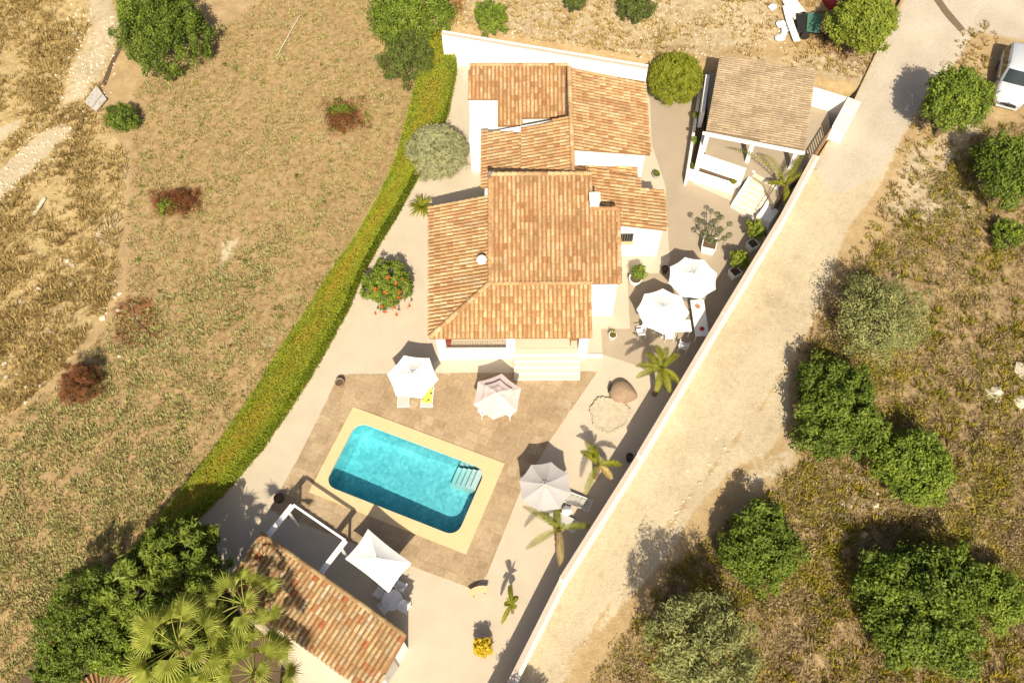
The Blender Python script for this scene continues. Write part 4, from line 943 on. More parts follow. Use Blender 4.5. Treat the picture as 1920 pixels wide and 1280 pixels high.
fb = tree('flowering_shrub', 'round green shrub dotted with orange red flowers on the gravel', 726, 536, 47, .85, M['lf_green'], 1.0, .8, nclump=90, per=60, clr=.26, leaf=.09, low=-.2, cat='shrub', zone=0.0, trunk=False)
for (x, y) in [(728, 522), (742, 530), (745, 548), (737, 562), (712, 560), (703, 540), (722, 545), (755, 520), (718, 570), (740, 575), (765, 560), (730, 556), (748, 540), (700, 572)]:
    q = P(x, y, 1.9)-fb.location; q = Vector((q.x, q.y, 0)); R_ = 1.45; zz = .85+math.sqrt(max(.05, R_*R_-q.x**2-q.y**2))*.82
    C = np.array(q)+np.array([0, 0, zz])+RNG.normal(0, .05, (14, 3)); npmesh('flower', leafquads(C, unit(RNG.normal(0, .4, (14, 3))+np.array([0, 0, 1])), .06, .7), 4, M['petal'], fb, RNG.uniform(0, 1, 14))
tree('yellow_shrub', 'small bright yellow shrub on the gravel at the bottom', 905, 1213, 19, .75, M['lf_yellow'], 1.05, 1.1, nclump=46, per=26, clr=.4, leaf=.07, cat='shrub', zone=0.0)

# yucca rosette
def sword(L, w, up, az, bend=.35, seg=5):
    vs = []
    for j in range(seg+1):
        u = j/seg; r = L*u*math.cos(up-bend*u); z = L*u*math.sin(up-bend*u*1.6); ww = w*(1-u**1.6)*(.6+.4*min(1, u*4))
        for s in (-1, 1): vs.append((r*math.cos(az)-s*ww*math.sin(az), r*math.sin(az)+s*ww*math.cos(az), z+.02*abs(s)))
    return vs, [(j*2, j*2+1, j*2+3, j*2+2) for j in range(seg)]
def rosette(name, label, px, py, L, n, mat, z=.25, zone=0.0, w=.05, cat='plant', petname='leaf'):
    p = P(px, py, zone+z); e = tag(empty(name, (p.x, p.y, zone)), label, cat); rr = random.Random(px)
    for k in range(n):
        m = MB(); v, f = sword(L*rr.uniform(.75, 1.1), w, math.radians(rr.uniform(12, 75)), 2.4*k+rr.uniform(-.2, .2)); m.add([(a, b, c+z*.6) for a, b, c in v], f, rr.random()); m.build(petname, mat, e)
    m = MB(); m.lathe([(.12, 0), (.1, z*.5), (.05, z*.7), (.01, z*.72)], (0, 0, 0), 10); m.build('stem', M['palm_bark'], e)
    return e
rosette('yucca', 'spiky yellow green yucca at the northwest corner of the villa', 791, 386, 1.0, 70, M['lf_palm'], .4, w=.06)

# feather palms: each frond a part with leaflets
def frond(tip, L_leaf, mat, arch=.35, npair=22, droop=.5):
    tip = Vector(tip); h = tip.to_2d().length; mid_ = tip*.5+Vector((0, 0, arch*h)); pts = []
    for j in range(npair+1):
        u = j/npair; pts.append(Vector((0, 0, 0))*(1-u)**2+mid_*2*u*(1-u)+tip*u*u)
    m = MB(); m.tube(pts[::3]+[pts[-1]], [.028*(1-.8*j/(len(pts[::3]))) for j in range(len(pts[::3])+1)], 5, .85)
    for j in range(2, npair+1):
        u = j/npair; t = (pts[j]-pts[j-1]).normalized(); s = t.cross(Vector((0, 0, 1))).normalized(); ll = L_leaf*(math.sin(math.pi*min(1, .12+.83*u))**.6)
        for sg in (-1, 1):
            d = (s*sg+t*.75+Vector((0, 0, -droop*random.uniform(.3, 1)+.35))).normalized(); b = pts[j]; w = t*.022
            e_ = b+d*ll*random.uniform(.85, 1.1); c_ = b+d*ll*.5+Vector((0, 0, .03))
            m.add([b-w, b+w, c_+w*1.3, e_, c_-w*1.3], [(0, 1, 2, 3, 4)], random.random())
    return m
def palm(label, base, hz, tips, zone=0.0, L=.28, thick=.14, dead=(), zt=-.15, extra=3):
    b = P(*base, zone); e = tag(empty('palm_tree', (b.x, b.y, zone)), label, 'palm tree')
    m = MB(); m.tube([(0, 0, -.05), (.02, 0, hz*.5), (0, 0, hz)], [thick*1.25, thick, thick*.9], 12)
    m.build('trunk', M['palm_bark'], e)
    for k in range(10):
        a = k*2.4; s = MB(); z = hz-.04-.03*k; s.box((thick*math.cos(a), thick*math.sin(a), z), (.06, .09, .14), a); s.build('leaf_stub', M['palm_bark'], e)
    for k, t in enumerate(tips):
        q = P(t[0], t[1], zone+hz+zt); q = Vector((q.x-b.x, q.y-b.y, zt))
        o = frond(q, L, None).build('frond', M['lf_straw'] if k in dead else M['lf_palm'], e); o.location = (0, 0, hz+.05)
    for k in range(extra):
        a = k*2.1+.5; o = frond((.28*math.cos(a), .28*math.sin(a), .55), L*.6, None, .1, 10).build('frond', M['lf_palm'], e); o.location = (0, 0, hz+.05)
    return e
palm('star shaped small palm beside the clay oven', (1227, 738), 3.05, [(1232, 648), (1272, 664), (1272, 717), (1255, 735), (1231, 735), (1194, 708), (1193, 686), (1250, 652), (1210, 662)], L=.30)
palm('palm with a browning frond just east of the grey parasol', (1117, 893), 1.7, [(1098, 827), (1090, 846), (1167, 872), (1097, 926), (1147, 897), (1112, 838)], L=.3, dead=(4,))
palm('palm with one hanging orange dead frond over the pale lounger', (1046, 1012), 1.8, [(982, 950), (988, 1028), (1107, 986), (1051, 1062), (1042, 942), (1012, 960)], L=.3, dead=(3,))
palm('slender young palm on the gravel near the boundary wall', (961, 1148), 1.9, [(941, 1168), (955, 1098), (970, 1118), (946, 1132), (966, 1140)], L=.18, thick=.06, extra=2)
palm('palm leaning over the carport terrace wall', (1463, 372), 1.2, [(1368, 280), (1428, 290), (1508, 286), (1530, 318), (1473, 392), (1440, 345), (1495, 300)], zone=1.0, L=.3)

# fan palms
def fanleaf(n=24, R=.8, sweep=215):
    m = MB(); a0 = math.radians(-sweep/2); da = math.radians(sweep)/n
    for k in range(n):
        a = a0+da*(k+.5); r = R*(.62+.42*math.cos(a*.75)**2)*random.uniform(.88, 1.08); dr = -R*random.uniform(.12, .42); c_, s_ = math.cos(a), math.sin(a)
        w = r*.42*da*.55; q = .03*(k % 2)
        m.add([(0, 0, 0), (r*.45*c_+w*s_, r*.45*s_-w*c_, -.01), (r*.45*c_, r*.45*s_, .05), (r*.45*c_-w*s_, r*.45*s_+w*c_, -.01), (r*.75*c_+w*.55*s_, r*.75*s_-w*.55*c_, dr*.35+q), (r*.75*c_-w*.55*s_, r*.75*s_+w*.55*c_, dr*.35+q), (r*c_, r*s_, dr)],
              [(0, 1, 2), (0, 2, 3), (1, 4, 2), (2, 4, 5), (3, 2, 5), (4, 6, 5)], .3+.6*random.random())
    return m
FANS = [fanleaf(R=r_).mesh('fan_leaf') for r_ in (.72, .85, .95, .8, .9)]
def fanpalm(label, px, py, hz, n=15, R=1.0, seed=0, scale=1.0):
    p = P(px, py, hz); e = tag(empty('fan_palm', (p.x, p.y, 0)), label, 'palm tree'); rr = random.Random(seed)
    m = MB(); m.tube([(0, 0, 0), (.03, .02, hz*.5), (0, 0, hz-.1)], [.17, .13, .12], 12); m.build('trunk', M['palm_bark'], e)
    for k in range(n):
        az = 2.4*k+rr.uniform(-.25, .25); el = math.radians(70-110*(k/n)**.75); L = R*rr.uniform(.75, 1.05)
        tip = Vector((L*math.cos(el)*math.cos(az), L*math.cos(el)*math.sin(az), L*math.sin(el)+.05))
        m = MB(); m.tube([(0, 0, 0), tip*.5+Vector((0, 0, .1)), tip], [.025, .018, .012], 5, .9); st = m.build('leaf_stalk', M['lf_fan'], e); st.location = (0, 0, hz)
        o = link('fan_leaf', FANS[k % 5], M['lf_fan'], st); o.location = tip; o.scale = [scale]*3
        o.rotation_euler = (rr.uniform(-.5, .5), -el*.7+math.radians(32)+rr.uniform(-.2, .2), az+rr.uniform(-.3, .3))
    m = MB()
    for k in range(16):
        a = k*.39; m.tube([(.1*math.cos(a), .1*math.sin(a), hz-.1), (.3*math.cos(a), .3*math.sin(a), hz-.55), (.26*math.cos(a), .26*math.sin(a), hz-1.0)], [.05, .06, .02], 4)
    m.build('dead_skirt', M['drygrass'], e); return e
fanpalm('tall fan palm shading the pool house roof', 458, 1132, 5.6, 20, 1.35, 1, .95)
fanpalm('largest fan palm at the bottom left with yellow green fans', 335, 1212, 6.2, 34, 1.7, 2, 1.15)
fanpalm('fan palm cut by the bottom edge beside the pool house', 478, 1262, 5.2, 28, 1.5, 3, 1.05)
rosette('yucca', 'yellow green spiky plant left of the largest fan palm', 245, 1170, .6, 26, M['lf_palm'], 2.6, w=.045)
rosette('yucca', 'yellow green spiky plant below the other one in the bottom left', 258, 1240, .6, 26, M['lf_palm'], 2.4, w=.045)
# round tiled shelter at the very bottom left
p = P(198, 1318, 2.2); e = tag(empty('round_shelter', (p.x, p.y, 0)), 'round shelter with terracotta tile roof cut by the bottom edge', 'shelter')
m = MB(); m.lathe([(1.5, 2.1), (1.5, 2.2), (.05, 2.75)], (0, 0, 0), 32); m.build('roof', M['deck'], e)
m = MB()
for k in range(40):
    a = 2*math.pi*k/40; m.tube([(1.54*math.cos(a), 1.54*math.sin(a), 2.2), (.3*math.cos(a), .3*math.sin(a), 2.68)], [.09, .03], 6)
m.build('roof_tiles', M['tile'], e, kind='stuff')
m = MB(); m.lathe([(1.25, 0), (1.25, 2.12)], (0, 0, 0), 28); m.build('wall', M['white_wall'], e)

# ------------------------------------------------------------------ hedge
HL = [(795, 58), (782, 140), (764, 215), (742, 295), (705, 375), (665, 445), (622, 505), (590, 555), (556, 608), (520, 660), (480, 725), (440, 785), (395, 848), (350, 905), (300, 965), (240, 1035)]
HR = [(858, 66), (856, 140), (842, 212), (815, 285), (780, 342), (748, 402), (712, 460), (680, 520), (655, 580), (620, 645), (585, 705), (540, 775), (495, 840), (440, 905), (390, 955), (330, 1010)]
HZ = 1.25
hedge = tag(empty('hedge'), 'long trimmed green hedge with scorched orange patches along the field', 'hedge')
A_ = np.array([P(*p, HZ)[:2] for p in HL]); B_ = np.array([P(*p, .05)[:2] for p in HR])
seglen = np.concatenate([[0], np.cumsum(np.linalg.norm(np.diff((A_+B_)/2, axis=0), axis=1))]); TL = seglen[-1]
def hp(s, w):                                     # s along, w 0..1 across -> xy
    s = np.asarray(s); a = np.stack([np.interp(s, seglen, A_[:, i]) for i in (0, 1)], -1); b = np.stack([np.interp(s, seglen, B_[:, i]) for i in (0, 1)], -1); return a+(b-a)*np.asarray(w)[..., None]
m = MB(); n_ = len(HL); vs = []
for i in range(n_):
    for w, z in ((.04, -.2), (.06, HZ-.08), (.94, HZ-.08), (.97, -.2)): q = A_[i]+(B_[i]-A_[i])*w; vs.append((q[0], q[1], z))
m.add(vs, [(i*4+k, i*4+4+k, i*4+5+k, i*4+k+1) for i in range(n_-1) for k in range(3)]+[(0, 1, 2, 3), (n_*4-1, n_*4-2, n_*4-3, n_*4-4)])
M['hedge_core'] = plain('hedge_core', (.07, .105, .012), (.045, .075, .01), 3, 1)
m.build('branches', M['hedge_core'], hedge)
def hedge_leafmat():
    m_ = leafmat('hedge_leaf', [(.12, .17, .008), (.21, .27, .014), (.31, .35, .025)]); t = m_.node_tree; b = t.nodes['Principled BSDF']
    src = b.inputs['Base Color'].links[0].from_socket; sc = attr(t, 'scorch').outputs['Fac']
    k = math_(t, 'MULTIPLY', sc, 1.0); c = mix(t, k, src, ramp(t, noise(t, 3.5, 4, .6, 9), [(.3, (.30, .28, .018)), (.55, (.38, .29, .025)), (.75, (.37, .19, .05))]))
    t.links.new(c, b.inputs['Base Color']); return m_
M['hedge_leaf'] = hedge_leafmat()
N1 = 52000; s = RNG.uniform(0, TL, N1); w = RNG.uniform(0, 1, N1); xy = hp(s, w)
side = RNG.uniform(0, 1, N1); z = HZ+RNG.normal(0, .02, N1)+.04*np.sin(s*1.3+w*4)
C = np.stack([xy[:, 0], xy[:, 1], z], -1); nr = unit(RNG.normal(0, .5, (N1, 3))+np.array([0, 0, 1]))
sc1 = np.clip(1.25-np.abs(w-.5)*2.5, 0, 1)*np.clip(.85+.45*np.sin(s*.9+2)*np.sin(s*.37)+.25*np.sin(s*2.3+w*3), 0, 1)*RNG.uniform(.85, 1.1, N1)*.9
N2 = 26000; s2 = RNG.uniform(0, TL, N2); lr = RNG.uniform(0, 1, N2) < .35; xy2 = hp(s2, np.where(lr, .02, .98)); z2 = RNG.uniform(0, HZ, N2)
acr = unit(hp(s2, np.ones(N2))-hp(s2, np.zeros(N2))); out = np.where(lr[:, None], -acr, acr)
tufts = .10*np.maximum(0, np.sin(s2*9+np.sin(s2*3)))*lr
C2 = np.stack([xy2[:, 0]+out[:, 0]*(RNG.normal(.02, .05, N2)+tufts), xy2[:, 1]+out[:, 1]*(RNG.normal(.02, .05, N2)+tufts), z2+.06*lr], -1)
nr2 = unit(np.concatenate([out, np.full((N2, 1), .9)], 1)+RNG.normal(0, .45, (N2, 3)))
V = np.concatenate([leafquads(C, nr, .045, .6, .1), leafquads(C2, nr2, .055, .55, .1)])
rnd = np.concatenate([RNG.uniform(.45, .9, N1), RNG.uniform(.3, 1, N2)])
ho = npmesh('foliage', V, 4, M['hedge_leaf'], hedge, rnd); ho['kind'] = 'stuff'
at = ho.data.attributes.new('scorch', 'FLOAT', 'POINT'); at.data.foreach_set('value', np.repeat(np.concatenate([sc1, np.zeros(N2)]), 4).astype(np.float32))

# ------------------------------------------------------------------ pots and potted plants
def leafball(parent, c, r, n, mat, leaf=.06, name='foliage', aspect=.5):
    d = unit(RNG.normal(size=(n, 3))); d[:, 2] = np.abs(d[:, 2])*.9-.15; C = np.array(c)+d*r*(RNG.uniform(.4, 1, n)**.5)[:, None]
    return npmesh(name, leafquads(C, unit(d+RNG.normal(0, .5, (n, 3))), leaf, aspect, .1), 4, mat, parent, RNG.uniform(0, 1, n))
def roundpot(label, px, py, r, h, mat, plant=None, zone=.0, nm='plant_pot'):
    p = P(px, py, zone+h); e = tag(empty(nm, (p.x, p.y, zone)), label, 'plant pot')
    m = MB(); m.lathe([(r*.62, 0), (r*.85, h*.45), (r*.97, h*.9), (r, h), (r*.86, h), (r*.8, h*.86)], (0, 0, 0), 24); m.build('pot', M[mat], e, smooth=False)
    m = MB(); m.lathe([(r*.8, h*.8), (r*.8, h*.86), (.01, h*.87)], (0, 0, 0), 18); m.build('soil', M['soil'], e)
    return e
def sqpot(label, px, py, w, h, zone=.012, rz=.3):
    p = P(px, py, zone+h); e = tag(empty('planter_box', (p.x, p.y, zone), rz), label, 'planter')
    m = MB(); a, b = w*.40, w*.5; t = .05
    vs = [(sx*q, sy*q, z) for q, z in ((a, 0), (b, h), (b-t, h), (b-t, h-.08)) for sx, sy in ((-1, -1), (1, -1), (1, 1), (-1, 1))]
    m.add(vs, [(k*4+i, k*4+(i+1) % 4, k*4+4+(i+1) % 4, k*4+4+i) for k in range(3) for i in range(4)]+[(3, 2, 1, 0)]); m.build('box', M['white_paint'], e)
    m = MB(); m.box((0, 0, h-.1), (2*(b-t), 2*(b-t), .06)); m.build('soil', M['soil'], e); return e
e = sqpot('white square planter holding a branching ball headed spurge on the patio', 1331, 455, .86, .72, rz=-.28)
zr_ = Matrix.Rotation(.28, 3, 'Z'); rs = random.Random(4)
for k, (x, y, z) in enumerate([(1345, 402, 2.0), (1368, 420, 1.8), (1367, 441, 1.5), (1312, 415, 1.9), (1315, 442, 1.5), (1336, 428, 1.7), (1350, 430, 1.6), (1333, 446, 1.35), (1325, 424, 1.75), (1358, 447, 1.25), (1340, 415, 1.95), (1352, 408, 1.8), (1322, 436, 1.5)]):
    q = P(x, y, z); q = zr_ @ (q-e.location); m = MB(); m.tube([(rs.uniform(-.08, .08), rs.uniform(-.08, .08), .62), (q.x*.45, q.y*.45, q.z*.62), q], [.03, .022, .014], 6); s_ = m.build('stem', M['lf_euph'], e)
    leafball(s_, q, .20, 120, M['lf_euph'], .06, 'leaf_head', .3)
for lab, bx, pl_, z in (('white planter with bright green shrub in wall shade beside the stairs', (1412, 456), (1417, 432), 1.35), ('white planter with yellow green shrub in wall shade behind the parasols', (1379, 508), (1388, 487), 1.2)):
    e = sqpot(lab, *bx, .6, .55, rz=.55); q = P(*pl_, z); d_ = Matrix.Rotation(-.55, 3, 'Z') @ (q-e.location)
    m = MB(); m.tube([(0, 0, .4), d_*.5+Vector((0, 0, .2)), d_], [.03, .025, .02], 6); m.build('stem', M['bark'], e)
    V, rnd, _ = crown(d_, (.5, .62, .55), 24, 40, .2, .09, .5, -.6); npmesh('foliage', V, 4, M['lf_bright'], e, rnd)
e = roundpot('white round pot with leafy green plant by the kitchen window', 1192, 521, .40, .55, 'white_paint', zone=.02)
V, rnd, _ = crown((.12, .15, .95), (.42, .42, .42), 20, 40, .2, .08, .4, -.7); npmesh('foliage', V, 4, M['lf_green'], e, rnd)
e = roundpot('small white pot with a spiky tuft at the patio corner', 1149, 627, .24, .38, 'white_paint', zone=.02)
for k in range(16):
    m = MB(); v, f = sword(.5*rs.uniform(.7, 1.1), .025, math.radians(rs.uniform(40, 85)), 2.4*k); m.add([(a, b, c+.33) for a, b, c in v], f, rs.random()); m.build('leaf', M['lf_palm'], e)
roundpot('dark round pot at the northwest corner of the pool terrace', 636, 716, .26, .4, 'oven', zone=.04)
roundpot('dark round pot in the palm shade beside the pergola', 522, 933, .26, .35, 'dark', zone=.04)
e = roundpot('pale round pot with small plant on the apron below the east roof', 1231, 326, .25, .35, 'slab', zone=.02); leafball(e, (0, 0, .42), .2, 120, M['lf_green'])
roundpot('dark urn in the shade of the farther octagonal parasol', 1247, 503, .22, .4, 'dark', zone=.02)
roundpot('dark urn standing in the shadow of the boundary wall', 1181, 855, .2, .6, 'dark', zone=.0)
q = P(839, 640, 1.4); m = MB(); m.lathe([(.14, .87), (.2, 1.15), (.17, 1.4), (.01, 1.38)], (q.x, q.y+.1, 0), 16); tag(m.build('red_pot', M['red']), 'dark red pot behind the porch railing', 'pot')
q = P(1079, 634, 1.55); e = tag(empty('porch_table', (q.x, q.y+.1, .85)), 'small dark wooden table on the porch near the right pillar', 'table')
m = MB(); m.box((0, 0, .7), (.6, .5, .05)); m.build('top', M['wood'], e)
for sx in (-1, 1):
    for sy in (-1, 1): m = MB(); m.box((sx*.25, sy*.2, .34), (.04, .04, .68)); m.build('leg', M['wood'], e)
# planting in the terrace planter
for (x, y, r) in ((1305, 215, .28), (1303, 262, .3), (1300, 310, .24), (1375, 340, .2)):
    q = P(x, y, .9); e = tag(empty('planter_shrub', (q.x, q.y, .74)), {1305: 'upper green shrub in the narrow terrace planter', 1303: 'middle green shrub in the narrow terrace planter', 1300: 'shrub at the bend of the terrace planter', 1375: 'small yellowish shrub in the planter beside the white stairs'}[x], 'shrub')
    leafball(e, (0, 0, .1), r, 160, M['lf_green'] if x != 1375 else M['lf_palm'], .06)

# ------------------------------------------------------------------ parked van
q0, q1 = P(1890, 195, 2.4), P(1903, 118, 2.4); vz = 0
va = math.atan2(q0.y-q1.y, q0.x-q1.x)-math.pi/2; fwd = (q0-q1).normalized(); vc = q0-fwd*2.05
VZ = gz(vc.x, vc.y)-.02
van = tag(empty('parked_van', (vc.x, vc.y, VZ), va), 'white compact van with dark windscreen parked at the roadside', 'van')
secs = [(2.14, .52, .34, .60, .46, .70), (2.06, .72, .28, .70, .64, .82), (1.85, .85, .24, .84, .76, .96), (1.25, .90, .24, .98, .80, 1.13), (1.0, .90, .24, 1.02, .78, 1.22), (.25, .90, .24, 1.02, .68, 1.76), (-.1, .90, .24, 1.02, .67, 1.82), (-1.9, .90, .24, 1.02, .67, 1.82), (-2.1, .89, .26, 1.0, .68, 1.72), (-2.18, .84, .34, .95, .72, 1.3)]
m = MB(); vs = []
for y, hw, zb, zm, ht, zt in secs:
    half = [(hw*.9, zb), (hw, zb+.15), (hw*1.0, zm-.05), (hw*.985, zm), (ht, zt-.07), (ht*.88, zt-.01), (ht*.4, zt+.025)]
    vs += [(x, y, z) for x, z in half]+[(-x, y, z) for x, z in half[::-1]]
K = 14
m.add(vs, [(i*K+k, i*K+(k+1) % K, (i+1)*K+(k+1) % K, (i+1)*K+k) for i in range(len(secs)-1) for k in range(K)]+[tuple(range(K)), tuple((len(secs)-1)*K+k for k in range(K-1, -1, -1))]); m.build('body', M['car'], van, smooth=True)
def glassq(nm, pts, par=van, mat='glass', th=.0):
    m = MB(); m.add(pts, [tuple(range(len(pts)))]); return m.build(nm, M[mat], par)
ws = []
N = 8
for j in range(5):
    v = j/4; y = .985+(.30-.985)*v; z = 1.245+(1.735-1.245)*v
    for i in range(N+1):
        u = i/N*2-1; hw = .74+(.62-.74)*v; ws.append((u*hw, y+.05*(1-u*u), z+.012+.022*(1-u*u)))
m = MB(); m.add(ws, [(j*(N+1)+i, j*(N+1)+i+1, (j+1)*(N+1)+i+1, (j+1)*(N+1)+i) for j in range(4) for i in range(N)]); m.build('windscreen', M['glass'], van, smooth=True)
for s in (-1, 1):
    def sx(z, y): return s*(.905-(z-1.02)*(.905-.70)/(1.75-1.02)+.004)
    for y0, y1, y2, y3 in ((.72, .2, -.55, -.55), (-.62, -.62, -1.35, -1.35), (-1.42, -1.42, -1.98, -1.9)):
        glassq('side_window', [(sx(1.08, 0), y0, 1.08), (sx(1.08, 0), y3 if y3 < y2 else y2, 1.08), (sx(1.62, 0), y2, 1.62), (sx(1.62, 0), y1, 1.62)])
    m = MB(); m.box((s*1.0, .72, 1.08), (.2, .1, .16)); m.build('mirror', M['dark'], van, bevel=.03)
    m = MB(); m.add([(s*.45, 2.10, .72), (s*.80, 1.98, .74), (s*.84, 1.80, .90), (s*.52, 1.99, .88), (s*.45, 2.06, .66), (s*.83, 1.94, .66)], [(0, 1, 2, 3), (0, 4, 5, 1)]); m.build('headlight', M['white_plastic'], van)
    m = MB(); m.tube([(s*.64, -1.8, 1.85), (s*.64, 0, 1.86)], .018, 6); m.build('roof_rail', M['metal_grey'], van)
    for y in (1.32, -1.35):
        w_ = empty('wheel', (s*.80, y, .31)); w_.parent = van; w_.rotation_euler = (0, math.pi/2, 0)
        m = MB(); m.lathe([(.2, -.1), (.3, -.1), (.31, -.06), (.31, .06), (.3, .1), (.2, .1)], (0, 0, 0), 24); m.build('tyre', M['dark'], w_)
        m = MB(); m.lathe([(.2, -.09), (.2, .09), (.05, .07), (.01, .07)], (0, 0, 0), 20); m.build('rim', M['metal_grey'], w_)
m = MB(); m.box((0, 2.12, .6), (.95, .06, .12)); m.build('grille', M['dark'], van, bevel=.02)
m = MB(); m.box((0, 2.03, .36), (1.3, .24, .2)); m.build('bumper', M['car'], van, bevel=.05)
m = MB(); m.box((0, 2.16, .76), (.1, .03, .1)); m.build('badge', M['metal_grey'], van)
for s in (-.3, .25):
    m = MB(); m.tube([(s, 1.02, 1.27), (s+.42, .9, 1.36)], .012, 5); m.build('wiper', M['dark'], van)

# ------------------------------------------------------------------ odds and ends
def onground(px, py, dz=0):
    p = P(px, py, 0)
    for _ in range(4): p = P(px, py, gz(p.x, p.y)+dz)
    return p
# grey slab over the ditch on the left
pts = [onground(*p, .12) for p in [(160, 194), (182, 163), (201, 188), (181, 211)]]; m = MB()
zz = max(q.z for q in pts)+.12; m.prism([q[:2] for q in (pts[0], pts[1], pts[1].lerp(pts[2], .62), pts[0].lerp(pts[3], .62))], zz-.12, zz); m.prism([q[:2] for q in (pts[0].lerp(pts[3], .66), pts[1].lerp(pts[2], .66), pts[2], pts[3])], zz-.12, zz-.01)
tag(m.build('concrete_slab', M['slab']), 'grey two piece concrete slab over the ditch on the left', 'slab')
def strip(name, label, cat, pxs, w, mat, h=.05, dz=.02):
    m = MB(); pts = [onground(*p, dz) for p in pxs]
    for a, b in zip(pts[:-1], pts[1:]):
        t = (b-a); t.z = 0; t.normalize(); nn = Vector((-t.y, t.x, 0))*w/2
        m.add([a+nn, b+nn, b-nn, a-nn]+[q+Vector((0, 0, h)) for q in (a+nn, b+nn, b-nn, a-nn)], [(0, 1, 2, 3), (7, 6, 5, 4), (0, 4, 5, 1), (1, 5, 6, 2), (2, 6, 7, 3), (3, 7, 4, 0)])
    return tag(m.build(name, M[mat]), label, cat)
strip('drain_channel', 'dark drain strip crossing the road junction at the top right', 'drain', [(1752, -8), (1772, 20), (1804, 58)], .5, 'bark', .03, .05)
strip('ditch', 'dark narrow ditch above the grey concrete slab', 'ditch', [(231, 64), (222, 95), (205, 130), (194, 160)], .3, 'soil', .02, .03)
strip('ditch', 'dark narrow ditch below the grey concrete slab', 'ditch', [(160, 212), (148, 240), (134, 285), (120, 318)], .32, 'soil', .02, .03)
# junk heap at the top: trailer frame, tarp, sheets
j0 = onground(1500, 55); e = tag(empty('junk_trailer', (j0.x, j0.y, j0.z), math.radians(-4)), 'broken flatbed trailer with green tarp and dark load by the leafy tree', 'trailer')
m = MB(); m.box((.9, .1, .45), (2.4, 1.7, .1)); m.build('bed', M['dark'], e)
m = MB(); m.box((.75, .05, .56), (.85, 1.72, .06), -.12); m.build('tarp', M['tarp'], e)
m = MB(); m.box((1.55, 0, .58), (.7, 1.6, .08), -.1); m.build('board', M['wood'], e)
for k in range(4): m = MB(); m.box((1.3+.25*k, .1, .64), (.05, 1.5, .05), -.1); m.build('slat', M['bark'], e)
for x in (.2, 1.7):
    for y in (-.9, .95): m = MB(); w_ = MB(); w_.tube([(x-.0, y-.08, .3), (x, y+.08, .3)], .28, 16); w_.build('wheel', M['dark'], e)
m = MB(); m.tube([(-.2, .9, .5), (2.6, 1.3, .5)], .05, 6); m.build('rail', M['bark'], e)
for lab, pxs, w_ in (('long white board lying left of the junk trailer', [(1473, 12), (1480, 40), (1494, 78)], .45), ('wide white panel above the junk trailer', [(1478, 0), (1500, 34)], .9), ('thin white plank along the upper junk heap', [(1490, 0), (1514, 30)], .14)):
    strip('white_board', lab, 'board', pxs, w_, 'white_wall', .06, .25)
for i, (x, y) in enumerate([(1463, 46), (1470, 58), (1462, 72), (1448, 14), (1468, 66)]):
    q = onground(x, y, .1); m = MB(); rr = random.Random(i); m.lathe([(.1, -.1), (.32, 0), (.3, .15), (.18, .26), (.02, .3)], (0, 0, 0), 9); o = m.build('plastic_sack', M['white_plastic']); o.location = q; o.scale = (rr.uniform(.7, 1.2), rr.uniform(.6, 1.1), rr.uniform(.6, 1)); o.rotation_euler = (0, rr.uniform(-.3, .3), rr.uniform(0, 6))
    for v in o.data.vertices: v.co += Vector((rr.uniform(-.06, .06), rr.uniform(-.06, .06), rr.uniform(-.04, .04)))
    tag(o, 'crumpled white sack in the litter left of the junk trailer', 'sack', 'white sacks in the junk litter')
q = onground(1557, 4, .3); m = MB(); m.box((0, 0, 0), (.55, .9, .5), .3); o = m.build('red_crate', M['red']); o.location = q; tag(o, 'red crate beside the leafy tree at the top edge', 'crate')
strip('plank', 'pale broken plank in the dry grass at the left', 'plank', [(64, 404), (84, 372)], .22, 'rock', .06, .1)
strip('branch', 'long pale dead branch lying in the upper field', 'branch', [(520, 105), (562, 30)], .05, 'rock', .05, .05)
strip('branch', 'dark curved branch in the rusty patch of the field', 'branch', [(249, 578), (253, 600), (268, 614), (280, 625)], .06, 'bark', .05, .05)
# stones
rr = random.Random(21)
def stone(x, y, s, label, group):
    q = onground(x, y, 0); bm = bmesh.new(); bmesh.ops.create_icosphere(bm, subdivisions=1, radius=s)
    for v in bm.verts: v.co *= rr.uniform(.7, 1.2); v.co.z *= .6
    me = bpy.data.meshes.new('stone'); bm.to_mesh(me); bm.free(); o = link('stone', me, M['rock']); o.location = q; o.rotation_euler = (0, 0, rr.uniform(0, 6)); tag(o, label, 'stone', group)
for _ in range(46):
    x, y = rr.choice([(rr.uniform(20, 230), rr.uniform(480, 690)), (rr.uniform(190, 225), rr.uniform(520, 620)), (rr.uniform(0, 120), rr.uniform(620, 760))])
    stone(x, y, rr.uniform(.06, .22), 'pale limestone lump among the straw on the left slope', 'pale stones in the straw on the left')
for x, y in [(1327, 852), (1288, 882), (1342, 822), (1330, 870)]: stone(x, y, rr.uniform(.1, .17), 'pale stone on the edge of the dirt road', 'pale stones on the dirt road')
for _ in range(22): stone(rr.uniform(1560, 1660), rr.uniform(880, 1010), rr.uniform(.06, .2), 'pale stone in the gap between the hillside trees', 'pale stones between the hillside trees')
for _ in range(5): stone(rr.uniform(1850, 1915), rr.uniform(690, 760), rr.uniform(.3, .6), 'large grey boulder among the hillside scrub at the right edge', 'grey boulders at the right edge')

